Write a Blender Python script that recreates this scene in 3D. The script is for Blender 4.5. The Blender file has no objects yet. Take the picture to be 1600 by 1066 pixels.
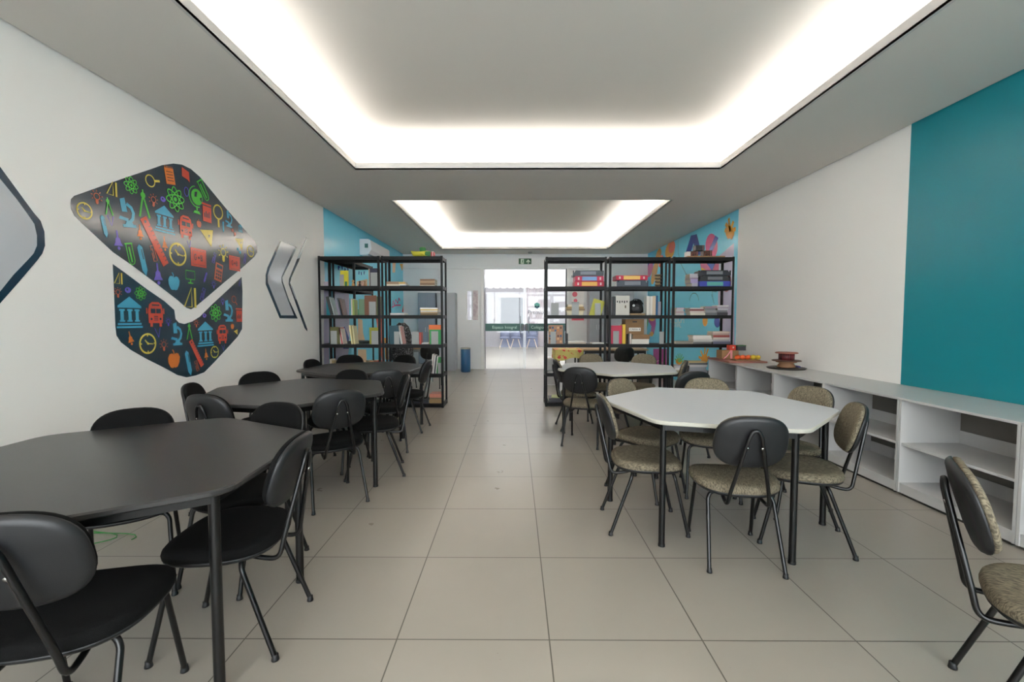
import bpy, bmesh, math, random
from mathutils import Vector, Matrix
random.seed(7)
PI = math.pi
scene = bpy.context.scene
COL = scene.collection

# ------------------------------------------------------------------ camera, world, exposure
F = 700.0; H = 1.35
PIT = math.atan(34.0 / F); YAW = 4.0 / F
cd = bpy.data.cameras.new('camera'); cam = bpy.data.objects.new('camera', cd); COL.objects.link(cam)
cd.sensor_width = 36.0; cd.lens = 36.0 * F / 1600.0; cd.clip_start = 0.02; cd.clip_end = 200
cam.location = (0, 0, H); cam.rotation_euler = (PI / 2 - PIT, 0, YAW)
scene.camera = cam
world = bpy.data.worlds.new('world'); scene.world = world; world.use_nodes = True
world.node_tree.nodes['Background'].inputs[0].default_value = (0.93, 0.96, 1.0, 1)
world.node_tree.nodes['Background'].inputs[1].default_value = 4.0
LED = 33.0
scene.view_settings.view_transform = 'Standard'; scene.view_settings.look = 'None'
scene.view_settings.exposure = 1.42; scene.view_settings.gamma = 1.0; scene.view_settings.use_curve_mapping = False
scene.cycles.use_denoising = True
scene.cycles.max_bounces = 10; scene.cycles.diffuse_bounces = 6; scene.cycles.transparent_max_bounces = 12
scene.cycles.sample_clamp_indirect = 6.0
scene.cycles.caustics_reflective = True; scene.cycles.caustics_refractive = False

# ------------------------------------------------------------------ geometry of the view (a measured pixel -> the point on a real surface)
_f = Vector((-math.sin(YAW) * math.cos(PIT), math.cos(YAW) * math.cos(PIT), -math.sin(PIT)))
_r = Vector((math.cos(YAW), math.sin(YAW), 0)); _u = _r.cross(_f)
def ray(px, py): return _f + _r * ((px - 800) / F) + _u * ((533 - py) / F)
def on_x(px, py, x): d = ray(px, py); return Vector((0, 0, H)) + d * (x / d.x)
def on_z(px, py, z): d = ray(px, py); return Vector((0, 0, H)) + d * ((z - H) / d.z)
def on_y(px, py, y): d = ray(px, py); return Vector((0, 0, H)) + d * (y / d.y)

# ------------------------------------------------------------------ materials
def lin(c):
    out = []
    for v in c:
        v = v / 255.0
        out.append(v / 12.92 if v <= 0.04045 else ((v + 0.055) / 1.055) ** 2.4)
    return (out[0], out[1], out[2], 1)
MATS = {}
def mat(name, c, rough=0.6, metal=0.0, spec=0.5, bump=None, mottle=None, emit=None, coat=0.0):
    if name in MATS: return MATS[name]
    m = bpy.data.materials.new(name); m.use_nodes = True
    nt = m.node_tree; b = nt.nodes['Principled BSDF']
    b.inputs['Base Color'].default_value = lin(c); b.inputs['Roughness'].default_value = rough
    b.inputs['Metallic'].default_value = metal; b.inputs['Specular IOR Level'].default_value = spec
    if coat: b.inputs['Coat Weight'].default_value = coat; b.inputs['Coat Roughness'].default_value = 0.12
    tc = nt.nodes.new('ShaderNodeTexCoord')
    if mottle:                      # (second colour, scale xyz, contrast)
        c2, sc, lo, hi = mottle
        mp = nt.nodes.new('ShaderNodeMapping'); mp.inputs['Scale'].default_value = sc
        nz = nt.nodes.new('ShaderNodeTexNoise'); nz.inputs['Scale'].default_value = 1.0; nz.inputs['Detail'].default_value = 4
        cr = nt.nodes.new('ShaderNodeValToRGB')
        cr.color_ramp.elements[0].position = lo; cr.color_ramp.elements[1].position = hi
        cr.color_ramp.elements[0].color = lin(c); cr.color_ramp.elements[1].color = lin(c2)
        nt.links.new(tc.outputs['Object'], mp.inputs[0]); nt.links.new(mp.outputs[0], nz.inputs['Vector'])
        nt.links.new(nz.outputs['Fac'], cr.inputs[0]); nt.links.new(cr.outputs[0], b.inputs['Base Color'])
    if bump:                        # (scale, strength)
        nz = nt.nodes.new('ShaderNodeTexNoise'); nz.inputs['Scale'].default_value = bump[0]; nz.inputs['Detail'].default_value = 3
        bp = nt.nodes.new('ShaderNodeBump'); bp.inputs['Strength'].default_value = bump[1]; bp.inputs['Distance'].default_value = 0.02
        nt.links.new(tc.outputs['Object'], nz.inputs['Vector']); nt.links.new(nz.outputs['Fac'], bp.inputs['Height'])
        nt.links.new(bp.outputs[0], b.inputs['Normal'])
    if emit:
        b.inputs['Emission Color'].default_value = lin(emit[0]); b.inputs['Emission Strength'].default_value = emit[1]
    MATS[name] = m; return m

WALL = mat('wall_paint', (247, 245, 241), 0.45, bump=(3.0, 0.04))
CEIL = mat('ceiling_paint', (208, 204, 197), 0.8, bump=(1.2, 0.10))
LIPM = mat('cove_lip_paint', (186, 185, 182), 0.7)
TEAL = mat('teal_wall_paint', (18, 134, 146), 0.34, bump=(1.3, 0.12))
CYAN = mat('cyan_mural_vinyl', (128, 218, 244), 0.22, bump=(1.0, 0.10))
FARW = mat('far_wall_paint', (226, 228, 230), 0.6)
BLK = mat('black_metal', (9, 9, 10), 0.32, spec=0.5)
RACK = mat('rack_black_metal', (7, 7, 8), 0.5, spec=0.3)
PLA = mat('black_plastic', (27, 28, 30), 0.45, bump=(400, 0.05))
BFAB = mat('black_fabric', (12, 12, 12), 0.9, spec=0.2, bump=(500, 0.2))
EFAB = mat('beige_woven_fabric', (84, 78, 66), 0.9, spec=0.2, mottle=((138, 128, 108), (330, 60, 90), 0.37, 0.63), bump=(300, 0.25))
SCREW = mat('bolt_steel', (210, 210, 205), 0.25, metal=1.0)
TBLK = mat('black_tabletop', (54, 53, 52), 0.30, bump=(250, 0.03))
TWHT = mat('white_tabletop', (200, 203, 208), 0.42, bump=(250, 0.02))
TEDG = mat('tabletop_edge', (186, 184, 172), 0.5)
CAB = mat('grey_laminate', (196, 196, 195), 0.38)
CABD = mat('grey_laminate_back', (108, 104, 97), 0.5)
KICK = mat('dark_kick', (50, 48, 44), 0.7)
GREY = mat('grey_metal', (158, 160, 158), 0.5)
STEEL = mat('brushed_steel', (190, 192, 195), 0.3, metal=0.9)
PAGE = mat('page_paper', (216, 208, 190), 0.8)
WHITE = mat('white_plastic', (228, 228, 228), 0.35)
def C(c, rough=0.5): return mat('paint_%d_%d_%d' % c, c, rough)
def leds(k): return mat('led_glow_%s' % k, (255, 250, 244), 0.5, emit=((255, 250, 246), LED * (1.0 if k == 'near' else 2.0)))

def tile_material():
    m = bpy.data.materials.new('floor_tile'); m.use_nodes = True; nt = m.node_tree; b = nt.nodes['Principled BSDF']
    tc = nt.nodes.new('ShaderNodeTexCoord'); mp = nt.nodes.new('ShaderNodeMapping')
    mp.inputs['Location'].default_value = (-0.147, -1.825, 0)
    br = nt.nodes.new('ShaderNodeTexBrick'); br.offset = 0.0; br.squash = 1.0
    br.inputs['Scale'].default_value = 1.0; br.inputs['Brick Width'].default_value = 0.6435; br.inputs['Row Height'].default_value = 0.652
    br.inputs['Mortar Size'].default_value = 0.0030; br.inputs['Mortar Smooth'].default_value = 0.1
    br.inputs['Color1'].default_value = (0, 0, 0, 1); br.inputs['Color2'].default_value = (1, 1, 1, 1)
    br.inputs['Mortar'].default_value = (0.5, 0.5, 0.5, 1)
    nz = nt.nodes.new('ShaderNodeTexNoise'); nz.inputs['Scale'].default_value = 1.7; nz.inputs['Detail'].default_value = 8; nz.inputs['Roughness'].default_value = 0.65
    cr = nt.nodes.new('ShaderNodeValToRGB'); cr.color_ramp.elements[0].position = 0.2; cr.color_ramp.elements[1].position = 0.85
    cr.color_ramp.elements[0].color = lin((160, 154, 143)); cr.color_ramp.elements[1].color = lin((167, 160, 149))
    mx = nt.nodes.new('ShaderNodeMixRGB'); mx.inputs[2].default_value = lin((92, 87, 78))
    md = nt.nodes.new('ShaderNodeMixRGB'); md.blend_type = 'MULTIPLY'; md.inputs[0].default_value = 0.05
    bp = nt.nodes.new('ShaderNodeBump'); bp.inputs['Strength'].default_value = 0.35; bp.inputs['Distance'].default_value = 0.002; bp.invert = True
    L = nt.links.new
    L(tc.outputs['Object'], mp.inputs[0]); L(mp.outputs[0], br.inputs['Vector']); L(tc.outputs['Object'], nz.inputs['Vector'])
    L(nz.outputs['Fac'], cr.inputs[0]); L(cr.outputs[0], md.inputs[1]); L(br.outputs['Color'], md.inputs[2])
    L(md.outputs[0], mx.inputs[1]); L(br.outputs['Fac'], mx.inputs[0]); L(mx.outputs[0], b.inputs['Base Color'])
    L(br.outputs['Fac'], bp.inputs['Height']); L(bp.outputs[0], b.inputs['Normal'])
    n2 = nt.nodes.new('ShaderNodeTexNoise'); n2.inputs['Scale'].default_value = 5; n2.inputs['Detail'].default_value = 5
    mr = nt.nodes.new('ShaderNodeMapRange'); mr.inputs[3].default_value = 0.26; mr.inputs[4].default_value = 0.31
    L(tc.outputs['Object'], n2.inputs['Vector']); L(n2.outputs['Fac'], mr.inputs[0]); L(mr.outputs[0], b.inputs['Roughness'])
    return m
FLOOR = tile_material()

def glass_material(tint=(1, 1, 1, 1)):
    m = bpy.data.materials.new('clear_glass'); m.use_nodes = True; nt = m.node_tree; nt.nodes.clear()
    o = nt.nodes.new('ShaderNodeOutputMaterial'); t = nt.nodes.new('ShaderNodeBsdfTransparent'); g = nt.nodes.new('ShaderNodeBsdfGlossy')
    g.inputs['Roughness'].default_value = 0.02; t.inputs[0].default_value = tint
    fr = nt.nodes.new('ShaderNodeFresnel'); fr.inputs[0].default_value = 1.45; mx = nt.nodes.new('ShaderNodeMixShader')
    nt.links.new(fr.outputs[0], mx.inputs[0]); nt.links.new(t.outputs[0], mx.inputs[1]); nt.links.new(g.outputs[0], mx.inputs[2])
    nt.links.new(mx.outputs[0], o.inputs[0]); return m
GLASS = glass_material((0.97, 0.985, 0.98, 1))

# ------------------------------------------------------------------ mesh helpers
class MB:
    def __init__(s): s.v = []; s.f = []; s.m = []; s.mats = []; s.sm = []
    def mi(s, m):
        if m not in s.mats: s.mats.append(m)
        return s.mats.index(m)
    def add(s, vs, fs, m, smooth=False, M=None):
        o = len(s.v); s.v += [tuple(M @ Vector(v)) if M else tuple(v) for v in vs]
        k = s.mi(m)
        for f in fs: s.f.append([i + o for i in f]); s.m.append(k); s.sm.append(smooth)
    def box(s, x0, x1, y0, y1, z0, z1, m, bev=0.0, M=None):
        if bev <= 0:
            vs = [(x, y, z) for z in (z0, z1) for y in (y0, y1) for x in (x0, x1)]
            s.add(vs, [(0, 2, 3, 1), (4, 5, 7, 6), (0, 1, 5, 4), (2, 6, 7, 3), (0, 4, 6, 2), (1, 3, 7, 5)], m, M=M); return
        bm = bmesh.new(); bmesh.ops.create_cube(bm, size=1)
        for v in bm.verts: v.co = Vector(((x0 + x1) / 2 + v.co.x * (x1 - x0), (y0 + y1) / 2 + v.co.y * (y1 - y0), (z0 + z1) / 2 + v.co.z * (z1 - z0)))
        bmesh.ops.bevel(bm, geom=bm.edges[:], offset=bev, segments=2, profile=0.5, affect='EDGES')
        bm.verts.index_update()
        s.add([v.co.copy() for v in bm.verts], [[v.index for v in f.verts] for f in bm.faces], m, M=M); bm.free()
    def tube(s, pts, r, m, n=10, closed=False, M=None, r2=None):
        pts = [Vector(p) for p in pts]; N = len(pts); vs = []; up = None
        for i, p in enumerate(pts):
            a = pts[i - 1] if (i > 0 or closed) else p; b = pts[(i + 1) % N] if (i < N - 1 or closed) else p
            t = (b - a).normalized()
            if up is None:
                up = Vector((0, 0, 1)) if abs(t.z) < 0.9 else Vector((0, 1, 0))
            up = (up - t * up.dot(t)).normalized(); sd = t.cross(up)
            rr = r if r2 is None else r + (r2 - r) * i / (N - 1)
            for k in range(n):
                q = 2 * PI * k / n; vs.append(p + (up * math.cos(q) + sd * math.sin(q)) * rr)
        fs = []
        for i in range(N if closed else N - 1):
            j = (i + 1) % N
            for k in range(n): fs.append((i * n + k, j * n + k, j * n + (k + 1) % n, i * n + (k + 1) % n))
        s.add(vs, fs, m, True, M)
        if not closed:
            s.add([vs[k] for k in range(n)], [list(range(n))], m, False, M)
            s.add([vs[(N - 1) * n + k] for k in range(n)], [list(range(n))[::-1]], m, False, M)
    def rings(s, rings, m, smooth=True, cap=True, M=None):
        n = len(rings[0]); vs = [p for r in rings for p in r]; fs = []
        for i in range(len(rings) - 1):
            for k in range(n): fs.append((i * n + k, i * n + (k + 1) % n, (i + 1) * n + (k + 1) % n, (i + 1) * n + k))
        if cap: fs.append(list(range(n))[::-1]); fs.append([(len(rings) - 1) * n + k for k in range(n)])
        s.add(vs, fs, m, smooth, M)
    def lathe(s, prof, m, n=24, c=(0, 0, 0), M=None):
        s.rings([[(c[0] + r * math.cos(2 * PI * k / n), c[1] + r * math.sin(2 * PI * k / n), c[2] + z) for k in range(n)] for r, z in prof], m, M=M)
    def build(s, name, parent=None, loc=(0, 0, 0), rz=0.0, autosm=True):
        me = bpy.data.meshes.new(name); me.from_pydata([tuple(v) for v in s.v], [], s.f)
        for m in s.mats: me.materials.append(m)
        me.polygons.foreach_set('material_index', s.m); me.polygons.foreach_set('use_smooth', s.sm); me.update()
        o = bpy.data.objects.new(name, me); COL.objects.link(o)
        if parent: o.parent = parent
        o.location = loc; o.rotation_euler = (0, 0, rz); return o

def tag(o, label=None, cat=None, group=None, kind=None):
    if label: o['label'] = label
    if cat: o['category'] = cat
    if group: o['group'] = group
    if kind: o['kind'] = kind
    return o
def empty(name, loc=(0, 0, 0), rz=0.0, parent=None):
    o = bpy.data.objects.new(name, None); COL.objects.link(o); o.location = loc; o.rotation_euler = (0, 0, rz)
    o.empty_display_size = 0.1
    if parent: o.parent = parent
    return o
def struct(o): o['kind'] = 'structure'; return o
def copy_tree(o, parent=None):
    c = o.copy(); COL.objects.link(c)
    if parent: c.parent = parent
    for ch in list(o.children): copy_tree(ch, c)
    return c
def fillet(pts, r, n=6):
    pts = [Vector(p) for p in pts]; out = [pts[0]]
    for i in range(1, len(pts) - 1):
        a = (pts[i - 1] - pts[i]); b = (pts[i + 1] - pts[i]); rr = min(r, a.length * 0.49, b.length * 0.49)
        p0 = pts[i] + a.normalized() * rr; p1 = pts[i] + b.normalized() * rr
        for k in range(n + 1):
            t = k / n; out.append(p0 * (1 - t) ** 2 + pts[i] * 2 * t * (1 - t) + p1 * t * t)
    out.append(pts[-1]); return out
def sup(a, b, n, k, K, sq=0.0):
    q = 2 * PI * k / K; c, s_ = math.cos(q), math.sin(q)
    return a * math.copysign(abs(c) ** (2 / n), c), b * math.copysign(abs(s_) ** (2 / n), s_)
def txt(name, body, size, M, m, parent=None, ext=0.0008):
    cu = bpy.data.curves.new(name, 'FONT'); cu.body = body; cu.size = size; cu.extrude = ext; cu.align_x = 'CENTER'; cu.align_y = 'CENTER'
    cu.materials.append(m); o = bpy.data.objects.new(name, cu); COL.objects.link(o)
    me = bpy.data.meshes.new_from_object(o); me.name = name; bpy.data.objects.remove(o); o = bpy.data.objects.new(name, me); COL.objects.link(o)
    if not me.materials: me.materials.append(m)
    if parent: o.parent = parent
    o.matrix_local = M; return o

# ------------------------------------------------------------------ room shell
XL, XR, YB, YF, ZC, ZT = -3.0, 3.57, -2.4, 12.1, 3.095, 3.415
mb = MB(); mb.box(-6, 8, YB - .1, 24, -0.1, 0, FLOOR); struct(mb.build('floor'))
YT, YM = 4.14, 7.25                       # ends of the teal field and of the white field on the right wall
mb = MB()
mb.box(XR, XR + .12, YB, YT, 0, 3.7, TEAL); mb.box(XR, XR + .12, YT, YF + .1, 0, 3.7, WALL); struct(mb.build('wall_right'))
mb = MB(); mb.box(XL - .12, XL, YB, YF + .1, 0, 3.7, WALL); struct(mb.build('wall_left'))
mb = MB(); bw = (-2.7, 3.3, .5, 3.0)        # back wall; unseen window opening added to fill the room with daylight
mb.box(XL - .12, bw[0], YB - .12, YB, 0, 3.7, WALL); mb.box(bw[1], XR + .12, YB - .12, YB, 0, 3.7, WALL)
mb.box(bw[0], bw[1], YB - .12, YB, 0, bw[2], WALL); mb.box(bw[0], bw[1], YB - .12, YB, bw[3], 3.7, WALL); struct(mb.build('wall_back'))
w = struct(empty('added_fill_window', (bw[0], YB - .08, bw[2])))
mb = MB(); ww, wh = bw[1] - bw[0], bw[3] - bw[2]
for k in range(5): mb.box(ww * k / 4 - (.03 if k else 0), ww * k / 4 + (.03 if k < 4 else 0), 0, .05, 0, wh, WHITE)
mb.box(0, ww, 0, .05, 0, .05, WHITE); mb.box(0, ww, 0, .05, wh - .05, wh, WHITE); mb.build('window_frame', w)
mb = MB(); mb.box(.02, ww - .02, .02, .026, .03, wh - .03, GLASS); mb.build('pane', w)
DX0, DX1, DZ = -0.82, 1.40, 2.70
mb = MB()
mb.box(XL, -1.62, YF, YF + .15, 0, 3.7, FARW)
NX0, NX1, NZ0, NZ1 = -1.30, -1.14, 1.31, 2.13           # the narrow window beside the door
mb.box(-1.62, NX0, YF, YF + .15, 0, 3.7, FARW); mb.box(NX1, DX0, YF, YF + .15, 0, 3.7, FARW)
mb.box(NX0, NX1, YF, YF + .15, 0, NZ0, FARW); mb.box(NX0, NX1, YF, YF + .15, NZ1, 3.7, FARW)
mb.box(DX0, DX1, YF, YF + .15, DZ, 3.7, FARW); mb.box(DX1, XR, YF, YF + .15, 0, 3.7, FARW)
struct(mb.build('wall_far'))
mb = MB(); mb.box(XL, DX1 + .6, YF - .03, YF, DZ, DZ + .045, FARW, 0.006); struct(mb.build('trim_1'))
mb = MB(); mb.box(DX0 - .09, DX0, YF - .04, YF + .15, 0, DZ, WHITE, .004); mb.box(DX1, DX1 + .07, YF - .04, YF + .15, 0, DZ, WHITE, .004); struct(mb.build('trim_2'))
w = struct(empty('window_1', (NX0, YF, NZ0)))
mb = MB(); ww, wh = NX1 - NX0, NZ1 - NZ0
for a in ((0, .02, 0, wh), (ww - .02, ww, 0, wh), (0.02, ww - .02, 0, .02), (.02, ww - .02, wh - .02, wh)): mb.box(a[0], a[1], .03, .09, a[2], a[3], WHITE)
mb.build('window_frame', w); mb = MB(); mb.box(.02, ww - .02, .055, .061, .02, wh - .02, GLASS); mb.build('pane', w)

# ceiling: lowered plane with two lit recesses, a shadow gap along the side walls
holes = [(-1.86, 2.395, -1.7, 5.32), (-1.81, 2.31, 6.67, 11.32)]
mb = MB(); g = 0.018; x0, x1 = XL + g, XR - g; ys = [YB, -1.7, 5.32, 6.67, 11.32, YF]
for i in (0, 2, 4): mb.box(x0, x1, ys[i], ys[i + 1], ZC, ZC + .02, CEIL)
for h in holes: mb.box(x0, h[0], h[2], h[3], ZC, ZC + .02, CEIL); mb.box(h[1], x1, h[2], h[3], ZC, ZC + .02, CEIL)
EXT = 0.16
for hx0, hx1, hy0, hy1 in holes:
    X0, X1, Y0, Y1 = hx0 - EXT, hx1 + EXT, hy0 - EXT, hy1 + EXT
    mb.box(X0, X1, Y0, Y1, ZT, ZT + .03, CEIL)
    for b in ((X0 - .02, X0, Y0, Y1), (X1, X1 + .02, Y0, Y1), (X0, X1, Y0 - .02, Y0), (X0, X1, Y1, Y1 + .02)): mb.box(b[0], b[1], b[2], b[3], ZC + .02, ZT, CEIL)
mb.box(XL - .12, XR + .12, YB - .12, YF + .15, 3.7, 3.75, CEIL)
struct(mb.build('ceiling'))
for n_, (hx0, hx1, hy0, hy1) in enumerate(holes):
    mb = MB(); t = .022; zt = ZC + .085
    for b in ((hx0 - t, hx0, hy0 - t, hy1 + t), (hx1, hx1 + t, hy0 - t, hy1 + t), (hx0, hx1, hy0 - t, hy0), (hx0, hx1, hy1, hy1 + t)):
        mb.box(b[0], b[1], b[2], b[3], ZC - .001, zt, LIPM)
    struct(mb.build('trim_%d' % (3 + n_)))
    L = leds('near' if n_ == 0 else 'far'); w_ = .018; zz = ZC + .024
    which = 'larger ceiling recess nearest the camera' if n_ == 0 else 'smaller ceiling recess over the bookshelves'
    o_ = .07
    for nm, b in (('left', (hx0 - o_ - w_, hx0 - o_, hy0, hy1)), ('right', (hx1 + o_, hx1 + o_ + w_, hy0, hy1)), ('near', (hx0, hx1, hy0 - o_ - w_, hy0 - o_)), ('far', (hx0, hx1, hy1 + o_, hy1 + o_ + w_))):
        m2 = MB(); m2.box(b[0], b[1], b[2], b[3], zz - .003, zz + .034, WHITE); m2.box(b[0], b[1], b[2], b[3], zz + .034, zz + .046, L)
        if n_ == 0 and nm == 'near': pass
        tag(m2.build('led_strip'), 'white light strip hidden behind the %s lip of the %s' % (nm, which), 'light strip', 'light strips in the ceiling recesses')

# ------------------------------------------------------------------ tables
def hexpts(R, cr, base, n=5):
    cs = [Vector((R * math.cos(math.radians(base + 60 * k)), R * math.sin(math.radians(base + 60 * k)), 0)) for k in range(6)]
    out = []
    for i in range(6):
        a = (cs[i - 1] - cs[i]).normalized(); b = (cs[(i + 1) % 6] - cs[i]).normalized()
        p0 = cs[i] + a * cr; p1 = cs[i] + b * cr
        for k in range(n + 1):
            t_ = k / n; out.append(p0 * (1 - t_) ** 2 + cs[i] * 2 * t_ * (1 - t_) + p1 * t_ * t_)
    return out
TZ = 0.767
def make_table(kind):
    top, edge = (TBLK, TBLK) if kind == 'black' else (TWHT, TEDG)
    root = empty('hexagonal_table'); R = .775
    def ring(dr, z): return [(p.x * (1 - dr / R), p.y * (1 - dr / R), z) for p in hexpts(R, .08, 0)]
    mb = MB(); mb.rings([ring(.006, TZ - .024), ring(0, TZ - .018), ring(0, TZ - .006), ring(.006, TZ)], edge, smooth=False, cap=False)
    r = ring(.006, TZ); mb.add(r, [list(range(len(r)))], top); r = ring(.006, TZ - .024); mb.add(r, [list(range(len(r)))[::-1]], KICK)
    mb.build('tabletop', root)
    mb = MB(); ri = R - .085
    cs = [Vector((ri * math.cos(math.radians(60 * k)), ri * math.sin(math.radians(60 * k)), TZ - .045)) for k in range(6)]
    for k in range(6):
        a, b = cs[k], cs[(k + 1) % 6]; d = (b - a).normalized(); n = Vector((-d.y, d.x, 0)) * .012; z = Vector((0, 0, .0205))
        vs = [a - n - z, a + n - z, b + n - z, b - n - z, a - n + z, a + n + z, b + n + z, b - n + z]
        mb.add(vs, [(0, 1, 2, 3), (4, 7, 6, 5), (0, 4, 5, 1), (1, 5, 6, 2), (2, 6, 7, 3), (3, 7, 4, 0)], BLK)
    mb.build('apron_frame', root)
    for k in range(6):
        p = cs[k] * ((ri - .005) / ri); l = MB(); l.tube([(p.x, p.y, .012), (p.x, p.y, TZ - .025)], .0185, BLK, 16)
        lo = l.build('leg', root); l = MB(); l.tube([(p.x, p.y, 0), (p.x, p.y, .014)], .0205, PLA, 16); l.build('foot_cap', lo)
    return root
tb = make_table('black'); tw = make_table('white')
TABLES = [  # cx, cy, base angle, kind, label
    (-1.678, 1.866, 33, 'b', 'black hexagonal table nearest the camera, at the left edge of the photo'),
    (-1.795, 3.684, -11, 'b', 'black hexagonal table in the middle of the three along the left wall'),
    (-1.82, 5.42, -36, 'b', 'black hexagonal table farthest back, right in front of the left bookshelves'),
    (1.369, 3.09, -16, 'w', 'light grey hexagonal table nearest the camera, on the right'),
    (1.24, 5.44, -44, 'w', 'light grey hexagonal table farther back, in front of the right bookshelves')]
seen = set()
for cx, cy, a, k, lab in TABLES:
    src = tb if k == 'b' else tw
    o = src if k not in seen else copy_tree(src); seen.add(k)
    o.location = (cx, cy, 0); o.rotation_euler.z = math.radians(a)
    tag(o, lab, 'table', 'black hexagonal tables' if k == 'b' else 'light grey hexagonal tables')

# ------------------------------------------------------------------ chairs
def make_chair(kind):
    fab = BFAB if kind == 'b' else EFAB
    root = empty('classroom_chair'); K = 40
    def sring(s, z, dz=0.0):
        out = []
        for k in range(K):
            x, y = sup(.227 * s, .213 * s, 2.75, k, K)
            x *= 1 + .05 * (y / .213)
            zz = z - .012 * max(0, (y / .213)) ** 3 * s + .006 * (x / .232) ** 2
            out.append((x, y + .005, zz))
        return out
    mb = MB(); mb.rings([sring(.90, .404), sring(.965, .409), sring(1.0, .418), sring(1.012, .432), sring(.995, .447), sring(.95, .457), sring(.82, .462), sring(.5, .460), sring(.2, .459)], fab)
    mb.build('seat', root)
    mb = MB(); mb.rings([sring(.3, .390), sring(.80, .391), sring(.93, .396), sring(.985, .407), sring(.995, .4165), sring(.95, .4165)], PLA); mb.build('seat_shell', root)
    # backrest: local u (width), v (height), w (towards the sitter)
    lean = math.radians(16); C0 = Vector((0, -.262, .712))
    V = Vector((0, -math.sin(lean), math.cos(lean))); W = Vector((0, math.cos(lean), math.sin(lean)))
    def bring(s, w):
        out = []
        for k in range(K):
            x, y = sup(.183 * s, .149 * s, 2.7, k, K)
            x *= 1 - .03 * (y / .142)
            out.append(tuple(C0 + Vector((x, 0, 0)) + V * y + W * (w + .55 * x * x)))
        return out
    mb = MB(); mb.rings([bring(.12, -.020), bring(.5, -.019), bring(.86, -.015), bring(.955, -.009), bring(1.0, .001), bring(1.0, .008), bring(.94, .010)], PLA); sh = mb.build('backrest_shell', root)
    mb = MB(); mb.rings([bring(.94, .009), bring(.975, .013), bring(.975, .022), bring(.94, .031), bring(.84, .037), bring(.5, .038), bring(.15, .038)], fab); mb.build('backrest', root)
    bt = C0 - W * .034
    for sx in (-1, 1):
        mb = MB(); p = bt + V * (-.005) + Vector((sx * .036, 0, 0)) - W * .013
        M = Matrix.Translation(p) @ W.to_track_quat('Z', 'Y').to_matrix().to_4x4()
        mb.lathe([(.0075, -.003), (.0075, .004)], SCREW, 10, M=M); mb.build('bolt', sh)
    # hairpin back support
    top = bt + V * .075; low = Vector((0, -.235, .385))
    pts = []
    for sx in (-1, 1):
        a = [Vector((sx * .085, -.06, .392)), Vector((sx * .098, -.150, .372)), Vector((sx * .104, -.232, .365)), Vector((sx * .094, -.246, .44)), Vector((sx * .030, top.y + .002, top.z - .02)), Vector((sx * .012, top.y, top.z + .012))]
        pts += a if sx == -1 else a[::-1]
    mb = MB(); mb.tube(fillet(pts, .05, 6), .0098, BLK, 10); mb.build('back_support', root)
    # legs
    for sy, yt, yf, xt, xf in ((-1, -.105, -.243, .150, .190), (1, .145, .232, .150, .186)):
        for sx in (-1, 1):
            path = [(sx * .085, yt, .389), (sx * xt, yt, .389), (sx * (xt + .02), yt + (yf - yt) * .08, .360), (sx * xf, yf, .010)]
            mb = MB(); mb.tube(fillet(path, .03, 5), .0105, BLK, 10); l = mb.build('leg', root)
            mb = MB(); mb.lathe([(.0120, .024), (.0124, .014), (.0142, .008), (.0150, 0)], PLA, 12, c=(sx * (xf - .001), yf, 0)); mb.build('foot_cap', l)
        mb = MB(); mb.tube([(-.09, yt, .389), (.09, yt, .389)], .0105, BLK, 10); mb.build('crossbar', root)
    return root
cb = make_chair('b'); ce = make_chair('e')
def back_at(bx, by, h, d=.30): return bx + d * math.cos(math.radians(h)), by + d * math.sin(math.radians(h))
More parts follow.
